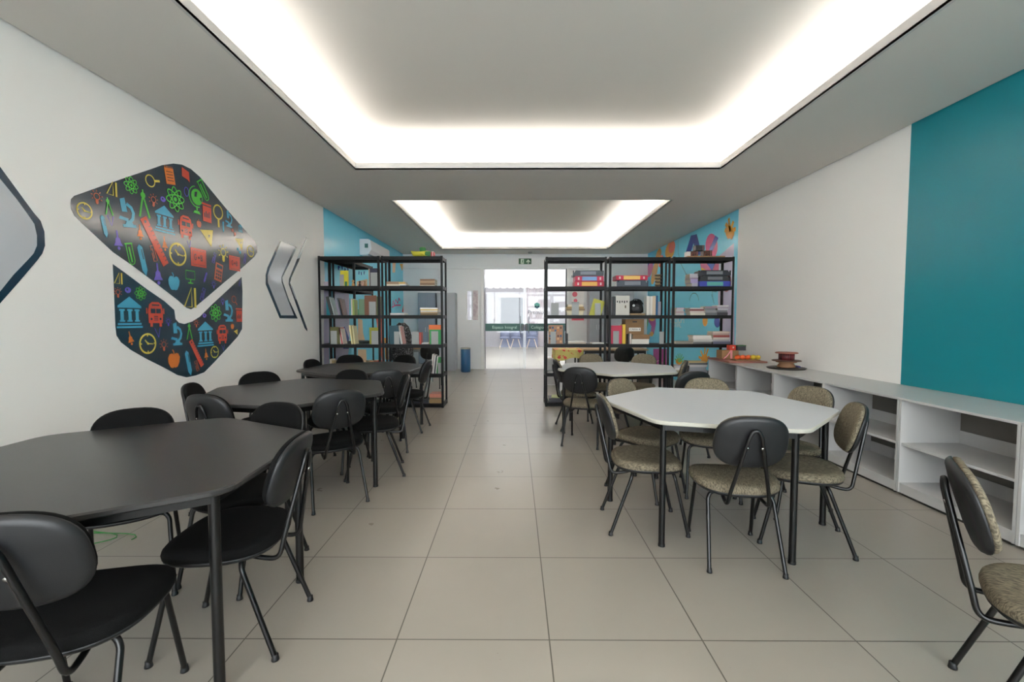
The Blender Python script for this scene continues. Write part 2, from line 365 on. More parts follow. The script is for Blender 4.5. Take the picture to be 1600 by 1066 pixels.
CH = [  # x, y, heading, kind, label
    (-1.39, 1.38, 104, 'b', 'largest black chair in the bottom left corner, back to the camera'),
    (-1.207, 1.875, 185, 'b', 'black chair at the aisle side of the nearest black table, seen from the side'),
    (-1.95, 2.215, -56, 'b', 'black chair behind the nearest black table, by the left wall below the mural'),
    (-1.455, 2.36, 257, 'b', 'black chair tucked in at the far right corner of the nearest black table'),
    (*back_at(-2.53, 3.42, 17), 17, 'b', 'black chair against the left wall, at the left end of the middle black table'),
    (*back_at(-2.06, 2.91, 76), 76, 'b', 'black chair at the near left side of the middle black table, back to the camera'),
    (*back_at(-2.42, 4.20, -46), -46, 'b', 'black chair behind the middle black table, closest to the left wall'),
    (*back_at(-1.58, 4.38, -101), -101, 'b', 'black chair behind the middle black table, between it and the far black table'),
    (-1.385, 3.335, 127, 'b', 'black chair at the near right side of the middle black table, its back support showing'),
    (-1.235, 3.90, 196, 'b', 'black chair at the aisle end of the middle black table, seen from the side'),
    (-1.35, 4.62, 112, 'b', 'black chair at the near right side of the far black table, back to the camera'),
    (*back_at(-1.03, 5.43, 176), 176, 'b', 'black chair at the aisle end of the far black table'),
    (*back_at(-2.54, 5.50, -6), -6, 'b', 'black chair at the left wall end of the far black table'),
    (*back_at(-2.30, 6.22, -66), -66, 'b', 'black chair behind the far black table, in front of the leftmost bookshelf'),
    (*back_at(-1.50, 6.20, 250), 250, 'b', 'black chair behind the far black table, in front of the bookshelf next to the aisle'),
    (1.262, 2.55, 82, 'e', 'beige chair in front of the near grey table, dark back to the camera'),
    (.855, 2.92, -3, 'e', 'beige chair at the left end of the near grey table, closest to the camera'),
    (1.04, 3.50, -52, 'e', 'beige chair at the far left side of the near grey table, facing us'),
    (*back_at(1.62, 3.78, -106), -106, 'e', 'beige chair behind the near grey table, between the two grey tables'),
    (*back_at(2.22, 3.29, 196), 196, 'e', 'beige chair at the far right side of the near grey table, beside the cabinets'),
    (1.765, 2.73, 157, 'e', 'beige chair at the near right side of the near grey table, seen from the side'),
    (.765, 4.88, 70, 'e', 'beige chair in front of the far grey table, dark back to the aisle'),
    (.79, 5.54, 4, 'e', 'beige chair at the aisle end of the far grey table, seen from the side'),
    (*back_at(1.08, 6.42, -82), -82, 'e', 'beige chair behind the far grey table, left one facing the camera'),
    (*back_at(1.86, 6.38, 236), 236, 'e', 'beige chair behind the far grey table, right one facing the camera'),
    (*back_at(2.07, 5.36, 160), 160, 'e', 'beige chair at the right end of the far grey table, by the cabinets'),
    (*back_at(1.72, 4.22, 102), 102, 'e', 'beige chair between the grey tables, showing only its round dark back'),
    (1.778, 1.385, -37, 'e', 'lone beige chair at the right edge of the photo, away from the tables')]
seen = set()
for x, y, h, k, lab in CH:
    src = cb if k == 'b' else ce
    o = src if k not in seen else copy_tree(src); seen.add(k)
    o.location = (x, y, 0); o.rotation_euler.z = math.radians(h - 90)
    tag(o, lab, 'chair', 'black chairs around the black tables' if k == 'b' else 'beige chairs around the grey tables')

# ------------------------------------------------------------------ low open cabinets along the right wall
CX, CZ = 2.955, .75
cy = [2.602, 3.43, 4.275, 5.115, 5.96, 6.82]
cl = ['grey open cabinet nearest the camera, under the teal wall field', 'grey open cabinet second from the camera, starting where the teal wall ends',
      'grey open cabinet in the middle of the row under the white wall', 'grey open cabinet second from the bookshelves, under the round craft piece',
      'grey open cabinet at the far end of the row, touching the bookshelf']
for i in range(-1, 5):
    a, b = (cy[i], cy[i + 1]) if i >= 0 else (cy[0] - .84, cy[0])
    c = empty('open_cabinet', (CX, a + .002, 0)); d = b - a - .004; t = .018; dp = XR - CX - .004
    tag(c, cl[i] if i >= 0 else 'grey open cabinet cut off by the right edge of the photo', 'cabinet', 'grey open cabinets along the right wall')
    m = MB(); m.box(0, dp, 0, t, .02, CZ - t, CAB); m.build('side_panel', c)
    m = MB(); m.box(0, dp, d - t, d, .02, CZ - t, CAB); m.build('side_panel', c)
    m = MB(); m.box(-.004, dp, -.002, d + .002, CZ - t, CZ, CAB, .002); m.build('top_panel', c)
    m = MB(); m.box(.01, .455, t, d - t, .385, .385 + t, CAB); m.build('shelf', c)
    m = MB(); m.box(.006, .455, t, d - t, .075, .075 + t, CAB); m.build('bottom_panel', c)
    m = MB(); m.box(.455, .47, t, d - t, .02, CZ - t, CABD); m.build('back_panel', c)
    m = MB(); m.box(.008, .024, t, d - t, .02, .075, CAB); m.build('plinth', c)
    m = MB(); m.box(.02, .40, .03, d - .03, 0, .02, KICK); m.build('foot_rail', c)
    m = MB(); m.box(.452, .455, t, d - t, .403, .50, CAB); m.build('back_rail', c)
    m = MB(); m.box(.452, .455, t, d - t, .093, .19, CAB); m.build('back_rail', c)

# ------------------------------------------------------------------ flat drawing on walls (vinyl shapes with a little thickness of their own)
class Draw:
    """Shapes in a wall's own metres (s to the viewer's right, z up), each layer a fraction of a millimetre thick."""
    def __init__(s, side):
        s.mb = MB(); s.side = side; s.n = 0
        s.x = XL if side == 'L' else XR
    def P(s, a, z, d):
        return (XL + d, a, z) if s.side == 'L' else (XR - d, -a, z)
    def poly(s, pts, m, d=None):
        if d is None: s.n += 1; d = .0022 + .0004 * (s.n % 7)
        s.mb.add([s.P(a, z, d) for a, z in pts], [list(range(len(pts)))], m)
    def stroke(s, pts, w, m, closed=False, d=None):
        if d is None: s.n += 1; d = .0022 + .0004 * (s.n % 7)
        N = len(pts); L_, R_ = [], []
        for i in range(N):
            a = pts[i - 1] if (i or closed) else pts[i]; b = pts[(i + 1) % N] if (i < N - 1 or closed) else pts[i]
            dx, dy = b[0] - a[0], b[1] - a[1]; l = math.hypot(dx, dy) or 1
            L_.append((pts[i][0] - dy / l * w / 2, pts[i][1] + dx / l * w / 2)); R_.append((pts[i][0] + dy / l * w / 2, pts[i][1] - dx / l * w / 2))
        for i in range(N if closed else N - 1):
            j = (i + 1) % N
            s.mb.add([s.P(*L_[i], d), s.P(*L_[j], d), s.P(*R_[j], d), s.P(*R_[i], d)], [(0, 1, 2, 3)], m)
def circ(cx, cz, r, n=24, ry=None, rot=0):
    ry = r if ry is None else ry
    out = []
    for k in range(n):
        a = r * math.cos(2 * PI * k / n); b = ry * math.sin(2 * PI * k / n)
        out.append((cx + a * math.cos(rot) - b * math.sin(rot), cz + a * math.sin(rot) + b * math.cos(rot)))
    return out
NAVY = mat('navy_vinyl', (24, 50, 66), 0.20, bump=(3, 0.16), coat=0.8)
NAVYE = mat('navy_edge_vinyl', (20, 54, 74), 0.22)
SILV = mat('silver_grey_vinyl', (196, 199, 204), 0.14, bump=(4, 0.08))
def V_(n, c): return mat('vinyl_' + n, c, 0.22, bump=(3, 0.16), coat=0.5)
YEL, GRN, ORG, RED = V_('yellow', (226, 202, 88)), V_('green', (92, 196, 72)), V_('orange', (232, 128, 58)), V_('red', (222, 84, 62))
BLU, PUR, SAL = V_('blue', (80, 170, 200)), V_('purple', (118, 100, 196)), V_('salmon', (214, 112, 82))
def icon(D, kind, cx, cz, h, m, rot=0.0, bg=NAVY):
    """one school icon, h metres high, centred, turned by rot degrees"""
    q = math.radians(rot); c_, s_ = math.cos(q), math.sin(q)
    def T(pts): return [(cx + (x * c_ - y * s_) * h, cz + (x * s_ + y * c_) * h) for x, y in pts]
    def P(pts, mm=m, d=None): D.poly(T(pts), mm, d)
    def S(pts, w, mm=m, closed=False, d=None): D.stroke(T(pts), w * h, mm, closed, d)
    up = .0056
    def box(x0, x1, y0, y1): return [(x0, y0), (x1, y0), (x1, y1), (x0, y1)]
    if kind == 'clock':
        S(circ(0, 0, .45, 28), .085, closed=True); S([(-.16, .18), (0, 0)], .07); S([(0, 0), (.3, -.03)], .05); P(circ(0, 0, .06, 8))
        for k in range(4): a = k * PI / 2; S([(.33 * math.cos(a), .33 * math.sin(a)), (.43 * math.cos(a), .43 * math.sin(a))], .07)
    elif kind == 'bulb':
        S(circ(0, .1, .2, 16), .06, closed=True); P(box(-.1, .1, -.3, -.12)); P(circ(0, -.3, .1, 8))
        for k in range(7): a = math.radians(-30 + k * 40); S([(.3 * math.cos(a), .1 + .3 * math.sin(a)), (.42 * math.cos(a), .1 + .42 * math.sin(a))], .05)
    elif kind == 'setsquare':
        S([(-.42, -.44), (.08, .5), (.08, -.44)], .09, closed=True); P(box(.24, .38, -.48, .5))
    elif kind == 'atom':
        for k in range(4): S(circ(0, 0, .48, 28, .17, k * PI / 4), .05, closed=True)
        P(circ(0, 0, .09, 10))
    elif kind == 'magnifier':
        S(circ(-.1, .12, .33, 22), .07, closed=True); S([(.14, -.14), (.4, -.42)], .13)
    elif kind == 'notebook':
        P(box(-.34, .34, -.48, .4))
        for k in range(4): S([(-.24, .2 - k * .16), (.24, .2 - k * .16)], .035, bg, d=up)
        for k in range(6): S([(-.28 + k * .11, .34), (-.28 + k * .11, .5)], .04)
    elif kind == 'flag': P([(-.38, .45), (.34, .3), (.38, -.45), (.2, -.3), (-.38, -.2)])
    elif kind == 'tube': S([(-.2, .44), (.2, .44)], .06); S([(-.15, .42), (-.15, -.3), (-.1, -.42), (0, -.46), (.1, -.42), (.15, -.3), (.15, .42)], .05); P([(-.06, .3), (.02, .3), (.04, -.36), (-.04, -.36)])
    elif kind == 'globe':
        P(circ(.03, .14, .3, 22)); S([(.38 * math.cos(math.radians(a)), .14 + .38 * math.sin(math.radians(a))) for a in range(100, 310, 15)], .04)
        P(box(-.03, .05, -.36, -.2)); P([(-.2, -.48), (.2, -.48), (.12, -.38), (-.12, -.38)]); P([(-.1, .3), (.04, .34), (.0, .14), (-.12, .12)], bg, up); P([(.16, .12), (.28, .2), (.26, -.02)], bg, up)
    elif kind == 'calendar':
        P(box(-.33, .33, -.48, .34)); P(box(-.36, .36, .4, .5))
        for k in range(4): S([(-.2 + k * .12, -.25), (-.2 + k * .12, -.02 + .1 * (k % 2))], .07, bg, d=up)
    elif kind == 'apple':
        P([(0, .22), (.14, .3), (.3, .26), (.4, .08), (.36, -.18), (.22, -.42), (.08, -.46), (0, -.43), (-.1, -.46), (-.24, -.42), (-.38, -.18), (-.4, .08), (-.3, .26), (-.14, .3)]); S([(0, .24), (-.02, .38), (-.1, .48)], .07)
    elif kind == 'bus':
        P([(-.34, -.36), (-.36, .1), (-.3, .36), (-.16, .46), (.16, .46), (.3, .36), (.36, .1), (.34, -.36)]); P(box(-.28, -.16, -.5, -.36)); P(box(.16, .28, -.5, -.36)); P(box(-.44, -.38, .0, .22)); P(box(.38, .44, .0, .22))
        P(box(-.24, -.02, .02, .2), bg, up); P(box(.02, .24, .02, .2), bg, up); P(circ(-.22, -.2, .05, 8), bg, up); P(circ(.22, -.2, .05, 8), bg, up)
        for k in range(3): S([(-.1, -.1 - .07 * k), (.1, -.1 - .07 * k)], .03, bg, d=up)
        S([(-.18, .34), (.18, .34)], .05, bg, d=up)
    elif kind == 'bank':
        P([(-.44, .2), (0, .5), (.44, .2), (.44, .14), (-.44, .14)]); P(box(-.44, .44, -.4, -.34)); P(box(-.48, .48, -.5, -.44))
        for k in (-.28, 0, .28): P(box(k - .06, k + .06, -.28, .08)); P(box(k - .1, k + .1, .04, .1)); P(box(k - .1, k + .1, -.3, -.25))
    elif kind == 'microscope':
        P([(-.22, .44), (-.02, .5), (.02, .02), (-.2, .02)]); S([(.02, .3), (.2, .18), (.26, 0), (.2, -.2), (.06, -.32)], .12); P(box(-.24, .3, -.5, -.4)); P([(-.14, -.4), (.2, -.4), (.1, -.26), (-.06, -.26)]); P([(-.36, -.22), (-.02, -.3), (.04, -.2), (-.3, -.12)])
    elif kind == 'compass': S([(0, .3), (-.22, -.48)], .07); S([(0, .3), (.22, -.48)], .07); P(circ(0, .3, .11, 10)); P(box(-.03, .03, .38, .5))
    elif kind == 'pen': P([(-.1, .4), (0, .5), (.1, .4), (.1, -.32), (0, -.5), (-.1, -.32)]); S([(.04, .34), (.04, .02)], .03, bg, d=up)
    elif kind == 'bell': P([(-.26, -.28), (-.16, -.1), (-.13, .08), (-.05, .14), (-.04, .48), (.04, .48), (.05, .14), (.13, .08), (.16, -.1), (.26, -.28)]); P(circ(0, -.4, .09, 8))
    elif kind == 'ruler':
        P(box(-.085, .085, -.5, .5))
        for k in range(9): S([(.02, -.42 + k * .09), (.085, -.42 + k * .09)], .014, bg, d=up)
        P(circ(0, .42, .03, 8), bg, up)
    elif kind == 'clip': S([(-.13, .2), (-.13, .46), (.13, .46), (.13, -.46), (-.13, -.46), (-.13, .06)], .06); S([(0, .3), (0, -.3)], .05)
    elif kind == 'board':
        P(box(-.56, .56, -.46, .46)); S(box(-.46, .46, -.36, .36), .025, bg, True, up)
        def glyph(pts): S([(x, y) for x, y in pts], .045, bg, d=up)
        glyph([(-.18, .12), (-.26, .16), (-.32, .08), (-.32, -.08), (-.24, -.14), (-.18, -.08), (-.18, 0), (-.24, 0)])
        glyph([(-.08, 0), (.06, 0)]); glyph([(-.01, .08), (-.01, -.08)])
        glyph([(.14, -.14), (.14, .15), (.24, .13), (.25, .05), (.15, .01), (.27, -.03), (.26, -.12), (.14, -.14)])
    elif kind == 'triangle': P([(-.55, .1), (.4, .42), (.4, -.5)]); P([(.06, .05), (.2, .08), (.14, -.12)], bg, up)
    elif kind == 'calc':
        P(box(-.3, .3, -.48, .48)); P(box(-.22, .22, .22, .4), bg, up)
        for i in range(3):
            for j in range(3): P(box(-.22 + i * .16, -.1 + i * .16, -.38 + j * .18, -.26 + j * .18), bg, up)
    elif kind == 'monitor': S(box(-.42, .42, -.16, .42), .06, closed=True); P(box(-.05, .05, -.38, -.18)); P(box(-.24, .24, -.46, -.38))
    elif kind == 'blob': P(circ(0, 0, .45, 14, .38)); P(circ(-.1, .05, .15, 8), bg, up); P(box(.2, .5, -.1, .2))
    elif kind == 'divider': S([(-.3, .4), (.12, -.45)], .06); S([(.3, .45), (.12, -.45)], .06)
    elif kind == 'molecule': P(circ(-.2, .2, .2, 10)); P(circ(.22, -.1, .2, 10)); S([(-.2, .2), (.22, -.1), (.1, -.45)], .07)
    elif kind == 'ring': S(circ(0, 0, .3, 14, .45), .08, closed=True)

def Zp(x, y):                        # a point measured on the sticker -> (s, z) on the left wall
    p = on_x(90 + x * .347, 240 + y * .347, XL); return (p.y, p.z)
stk = empty('wall_sticker', (0, 0, 0))
tag(stk, 'large navy graduation cap sticker covered in coloured school icons on the left wall', 'wall sticker')
capA = [(58, 225), (60, 205), (75, 190), (110, 178), (250, 128), (330, 100), (420, 70), (470, 52), (520, 45), (560, 50), (600, 70), (640, 105), (690, 165), (760, 250), (830, 330), (880, 385), (897, 415), (898, 445), (885, 465), (830, 515), (750, 580), (680, 640), (620, 690), (600, 702), (580, 695), (540, 660), (430, 575), (330, 500), (250, 445), (180, 380), (110, 315), (75, 280), (60, 250)]
capB = [(248, 498), (300, 535), (400, 610), (480, 665), (525, 705), (530, 745), (545, 762), (570, 768), (605, 757), (640, 735), (700, 675), (760, 620), (828, 556), (832, 620), (830, 790), (810, 825), (760, 880), (700, 945), (660, 985), (620, 1000), (580, 1008), (540, 998), (480, 965), (400, 925), (330, 885), (285, 850), (265, 820), (260, 780), (253, 600)]
iconsA = [('clock', 120, 258, 78, YEL, 0), ('bulb', 175, 200, 70, SAL, 0), ('setsquare', 243, 158, 66, YEL, 0), ('atom', 330, 143, 78, GRN, 0), ('compass', 227, 238, 80, GRN, 5),
    ('magnifier', 425, 124, 76, YEL, 62), ('notebook', 503, 99, 80, ORG, 10), ('flag', 575, 96, 62, RED, 0), ('tube', 655, 166, 100, GRN, 35), ('compass', 386, 226, 125, GRN, 4),
    ('bulb', 430, 214, 64, SAL, 0), ('blob', 473, 206, 32, PUR, 0), ('atom', 529, 206, 112, GRN, 10), ('ring', 579, 172, 44, PUR, 0), ('globe', 624, 212, 120, GRN, 0),
    ('calendar', 671, 268, 84, RED, 0), ('magnifier', 722, 278, 92, YEL, -42), ('microscope', 311, 266, 130, BLU, 8), ('bank', 481, 296, 122, BLU, 0), ('bus', 576, 330, 106, RED, 0),
    ('apple', 635, 315, 38, SAL, 0), ('pen', 208, 328, 100, BLU, 12), ('divider', 237, 302, 50, PUR, 0), ('bell', 270, 390, 90, PUR, 6), ('bell', 370, 354, 70, ORG, 4),
    ('ruler', 436, 398, 225, RED, 32), ('bell', 481, 406, 66, ORG, 4), ('tube', 327, 452, 104, GRN, 12), ('pen', 381, 480, 142, BLU, 14), ('clip', 431, 450, 74, SAL, 16),
    ('clock', 541, 454, 106, YEL, 0), ('board', 634, 470, 88, RED, 0), ('triangle', 672, 368, 86, YEL, -10), ('bulb', 745, 454, 86, YEL, 0), ('clip', 704, 470, 52, PUR, -20),
    ('board', 796, 495, 70, RED, 0), ('calc', 724, 535, 84, SAL, -12), ('bell', 450, 542, 100, PUR, 4), ('apple', 522, 577, 84, BLU, 0), ('monitor', 597, 556, 66, GRN, 0),
    ('pen', 664, 558, 54, PUR, -25), ('setsquare', 597, 650, 92, YEL, 0), ('clip', 653, 634, 62, PUR, -22), ('bulb', 702, 592, 42, PUR, 0), ('microscope', 770, 294, 74, BLU, 0),
    ('pen', 745, 330, 50, BLU, 0), ('molecule', 792, 356, 40, SAL, 0), ('triangle', 818, 400, 60, YEL, -10), ('clock', 868, 440, 54, YEL, 0), ('clip', 842, 474, 48, PUR, -15),
    ('bank', 822, 336, 36, BLU, 0), ('divider', 590, 408, 36, PUR, 0), ('molecule', 815, 440, 36, BLU, 0)]
iconsB = [('setsquare', 273, 563, 52, YEL, 0), ('bulb', 270, 629, 52, SAL, 0), ('blob', 314, 615, 36, PUR, 0), ('atom', 372, 630, 64, GRN, 0), ('bank', 323, 715, 142, BLU, 0),
    ('bus', 440, 722, 116, RED, 0), ('bulb', 497, 760, 44, PUR, 0), ('divider', 448, 806, 50, PUR, 0), ('bell', 327, 832, 66, ORG, 12), ('clock', 405, 856, 96, YEL, 0),
    ('bulb', 477, 866, 60, SAL, 0), ('microscope', 536, 812, 104, BLU, 0), ('apple', 523, 925, 88, ORG, 0), ('compass', 592, 800, 78, GRN, 0), ('bulb', 623, 767, 40, SAL, 0),
    ('ruler', 624, 900, 140, RED, 30), ('pen', 589, 944, 118, BLU, 12), ('clip', 626, 956, 52, SAL, 18), ('bell', 667, 904, 54, ORG, 5), ('bank', 665, 812, 112, BLU, 0),
    ('atom', 710, 718, 80, GRN, 0), ('blob', 660, 730, 26, PUR, 0), ('microscope', 768, 708, 98, BLU, 0), ('bus', 741, 812, 88, RED, 0), ('calendar', 816, 728, 62, RED, 0),
    ('apple', 786, 777, 30, ORG, 0), ('triangle', 802, 803, 28, YEL, 0), ('clock', 706, 894, 56, YEL, 0), ('magnifier', 795, 662, 44, SAL, 0), ('divider', 744, 874, 30, PUR, 0),
    ('bulb', 742, 668, 36, PUR, 0), ('clip', 818, 582, 32, PUR, -20)]
def inside(p, poly):
    c = False; j = len(poly) - 1
    for i in range(len(poly)):
        a, b = poly[i], poly[j]
        if (a[1] > p[1]) != (b[1] > p[1]) and p[0] < (b[0] - a[0]) * (p[1] - a[1]) / (b[1] - a[1]) + a[0]: c = not c
        j = i
    return c
def thick_poly(D, pts, m, d=.0015):
    D.mb.add([D.P(a, z, d) for a, z in pts], [list(range(len(pts)))], m)
    n = len(pts); D.mb.add([D.P(a, z, d) for a, z in pts] + [D.P(a, z, 0) for a, z in pts], [(i, (i + 1) % n, n + (i + 1) % n, n + i) for i in range(n)], m)
for nm, out, ics in (('cap_top', capA, iconsA), ('cap_base', capB, iconsB)):
    D = Draw('L'); thick_poly(D, [Zp(*p) for p in out], NAVY)
    for k, x, y, h, m, r in ics:
        s_, z_ = Zp(x, y); hh = abs(Zp(x, y - h / 2)[1] - Zp(x, y + h / 2)[1]); icon(D, k, s_, z_, hh * 1.0, m, -r if k in ('x',) else r)
    D.mb.build(nm, stk)

def Lp(px, py): p = on_x(px, py, XL); return (p.y, p.z)
def vinyl(name, label, outline, inner, fill=SILV, edge=NAVYE, px=True):
    root = empty(name); tag(root, label, 'wall sticker', 'silver stickers with navy edges on the left wall')
    D = Draw('L'); thick_poly(D, [Lp(*p) for p in outline], edge); D.mb.build('edge_band', root)
    D = Draw('L'); D.poly([Lp(*p) for p in inner], fill, .0026); D.mb.build('face', root)
vinyl('corner_sticker', 'silver sticker with thick navy edge, cut off by the left photo edge',
      [(-60, 180), (0, 261), (30, 302), (52, 332), (63, 345), (69, 362), (70, 384), (66, 396), (58, 407), (30, 440), (0, 474), (-60, 545)],
      [(-60, 200), (0, 280), (26, 312), (42, 334), (53, 350), (57, 368), (57, 384), (52, 396), (44, 405), (20, 430), (0, 455), (-60, 522)])
vinyl('chevron_sticker', 'silver chevron sticker pointing left with navy edges, beside the cap sticker',
      [(437, 376), (464, 386), (452, 412), (441, 434), (442, 441), (452, 470), (465, 498), (437, 497.5), (424, 466), (415, 444), (415, 430), (418, 418), (428, 396)],
      [(439, 377), (461, 386), (450, 408), (439.5, 433), (439.8, 441), (449, 468), (459, 493), (439, 493), (426.5, 462), (418.5, 442), (418, 430), (421, 420), (431, 397)])
root = empty('narrow_chevron_sticker'); tag(root, 'very thin silver chevron line sticker, right of the wider chevron by the shelves', 'wall sticker', 'silver stickers with navy edges on the left wall')
D = Draw('L'); thick_poly(D, [Lp(*p) for p in [(479, 370), (480, 374), (466, 410), (455, 434), (453, 442), (461, 462), (480, 514), (480, 518), (476, 513), (466, 486), (451, 444), (451.5, 436), (462, 410), (472, 384)]], NAVYE); D.mb.build('edge_band', root)
D = Draw('L'); D.poly([Lp(*p) for p in [(478.5, 372), (479.3, 374), (468, 403), (464, 405)]], SILV, .0026); D.poly([Lp(*p) for p in [(454, 447), (456, 447), (463, 466), (462, 468)]], SILV, .0026); D.mb.build('face', root)

# murals
def Rp(px, py): p = on_x(px, py, XR); return (-p.y, p.z)
PINK, ORG2, INDI, LIL, MAG, LEAF = V_('pink', (222, 104, 150)), V_('warm_orange', (238, 168, 60)), V_('indigo', (58, 76, 160)), V_('lilac', (206, 198, 226)), V_('magenta', (196, 84, 160)), V_('leaf_green', (110, 196, 120))
LINE, PEACH, WHT, CORAL = V_('line', (40, 70, 90)), V_('peach', (232, 200, 160)), V_('white', (226, 236, 236)), V_('coral', (230, 120, 90))
mr = empty('wall_mural'); tag(mr, 'cyan mural with bright hand prints and petals on the right wall', 'mural', 'cyan murals')
D = Draw('R'); thick_poly(D, [(-YM, 0.0), (-YM, ZC + .3), (-YF, ZC + .3), (-YF, 0.0)], CYAN); D.mb.build('backing', mr)
D = Draw('R'); pxs = lambda pts: [Rp(*p) for p in pts]
def ell(cx, cy, rx, ry, m, rot=0, n=20):
    D.poly(pxs([(cx + rx * math.cos(2 * PI * k / n) * math.cos(rot) - ry * math.sin(2 * PI * k / n) * math.sin(rot), cy + rx * math.cos(2 * PI * k / n) * math.sin(rot) + ry * math.sin(2 * PI * k / n) * math.cos(rot)) for k in range(n)]), m)
D.poly(pxs([(1124, 400), (1147, 380), (1148, 545), (1128, 545), (1122, 470)]), LIL)
ell(1112, 385, 9.5, 20, PINK); D.poly(pxs([(1118, 368), (1123, 372), (1112, 396), (1106, 396)]), INDI)
D.poly(pxs([(1080, 368), (1089, 366), (1097, 398), (1089, 398), (1084, 380), (1078, 400), (1070, 400)]), INDI)
for x0, y0, w0, h0, m0 in ((1047, 392, 7, 14, ORG2), (1050, 386, 5, 10, CORAL), (1029, 400, 4, 12, ORG2), (1010, 415, 4, 12, INDI), (1016, 420, 4, 14, PINK), (1023, 425, 4, 20, ORG2), (1033, 408, 3, 10, CORAL), (1002, 425, 4, 20, CORAL)): ell(x0, y0, w0, h0, m0, .2)
for a, l in ((-100, 17), (-135, 14), (-170, 12), (-60, 15), (-15, 13), (60, 10), (120, 10)):
    q = math.radians(a); D.stroke(pxs([(1141, 362), (1141 + l * .7 * math.cos(q), 362 + l * 1.25 * math.sin(q))]), .07, ORG2)
ell(1141, 363, 7, 10, ORG2)
D.poly(pxs([(1094, 412), (1127, 412), (1120, 436), (1098, 436)]), PINK); D.poly(pxs([(1096, 418), (1108, 425), (1112, 436), (1097, 436)]), ORG2); D.poly(pxs([(1104, 411), (1118, 411), (1113, 424)]), INDI)
D.stroke(pxs([(1085 + 7 * math.cos(t * .35), 470 + 12 * math.sin(t * .35)) for t in range(9, 19)]), .012, LINE); D.stroke(pxs([(1060, 375), (1060, 395), (1064, 412), (1072, 428), (1085, 434)]), .012, LINE); D.stroke(pxs([(1112, 460), (1116, 475), (1113, 456), (1120, 456)]), .012, LINE)
ell(1102, 501, 4, 9, ORG2); ell(1121, 503, 5, 9, INDI); ell(1135, 440, 8, 16, CORAL)
D.poly(pxs([(1012, 492), (1024, 492), (1025, 506), (1022, 522), (1016, 526), (1018, 510), (1012, 500)]), MAG); ell(1019, 497, 5, 5, ORG2); ell(1018, 522, 3, 4, ORG2); D.poly(pxs([(1007, 494), (1014, 500), (1010, 520), (1004, 520)]), LEAF)
D.poly(pxs([(1021, 545), (1042, 545), (1042, 612), (1021, 606)]), MAG); ell(1029, 575, 4, 26, PINK)
for a in range(-160, 0, 25):
    q = math.radians(a); D.stroke(pxs([(1062, 566), (1062 + 8 * math.cos(q), 566 + 14 * math.sin(q))]), .03, LEAF)
ell(1061, 565, 5, 5, ORG2)
for dx, dy in ((-6, -14), (1, -20), (6, -17), (-9, -4), (8, -4)): D.stroke(pxs([(1101, 562), (1101 + dx, 562 + dy)]), .05, ORG2)
ell(1101, 561, 5.5, 7, ORG2)
D.mb.build('painted_shapes', mr)
RM = Matrix(((0, 0, -1, 0), (-1, 0, 0, 0), (0, 1, 0, 0), (0, 0, 0, 1)))
ta, tb_ = on_x(1057, 500, XR), on_x(1057, 509, XR)
M_ = RM.copy(); M_.translation = (XR - .008, ta.y, ta.z); txt('lettering', 'PREMIUM', .23, M_, WHT, mr)
M_ = RM.copy(); M_.translation = (XR - .008, tb_.y, tb_.z + .01); txt('lettering', 'FESTIVAL', .15, M_, WHT, mr)

ml = empty('wall_mural'); tag(ml, 'cyan mural with lilac, coral and cream figures on the left wall behind the shelves', 'mural', 'cyan murals')
D = Draw('L'); thick_poly(D, [(7.10, 0.0), (7.10, ZC + .3), (YF, ZC + .3), (YF, 0.0)], CYAN); D.mb.build('backing', ml)
D = Draw('L'); pxs = lambda pts: [Lp(*p) for p in pts]
D.poly(pxs([(506, 440), (514, 440), (514, 575), (506, 580)]), LIL); D.poly(pxs([(522, 455), (545, 455), (546, 540), (540, 578), (522, 578)]), LIL)
D.poly(pxs([(533, 520), (538, 510), (545, 528), (545, 545), (536, 545)]), INDI)
D.poly(pxs([(559, 498), (566, 500), (567, 520), (570, 532), (566, 541), (559, 541)]), PEACH); D.poly(pxs([(587, 497), (596, 497), (599, 540), (602, 575), (598, 575), (592, 530)]), CORAL); D.poly(pxs([(600, 528), (606, 528), (607, 562), (602, 562)]), ORG2)
D.poly(pxs([(559, 546), (572, 546), (573, 568), (559, 568)]), PEACH); D.poly(pxs([(557, 440), (574, 436), (574, 449), (557, 449)]), PEACH); D.poly(pxs([(559, 484), (570, 478), (572, 492), (559, 493)]), LEAF)
D.poly(pxs([(624, 412), (631, 412), (628, 424)]), ORG2); D.poly(pxs([(613, 410), (618, 410), (617, 426), (613, 426)]), PEACH)
D.stroke(pxs([(613, 477), (614, 470), (616, 477), (618, 468), (621, 474), (623, 466), (625, 470)]), .05, PINK); D.stroke(pxs([(612, 480), (619, 477), (626, 477)]), .04, PINK)
D.poly(pxs([(628, 488), (632, 467), (633.5, 488)]), RED)
for k, p0 in enumerate([(529, 417), (534, 416), (539, 419), (543, 418), (561, 424), (564, 425), (569, 424)]):
    D.stroke(pxs([p0, (p0[0] + (1 if k % 2 else -1) * .6, p0[1] + 5)]), .05, INDI)
    if k in (0, 1, 3): D.stroke(pxs([(p0[0] - 1.5, p0[1]), (p0[0] + 1.8, p0[1] + .3)]), .03, INDI)
D.mb.build('painted_shapes', ml)

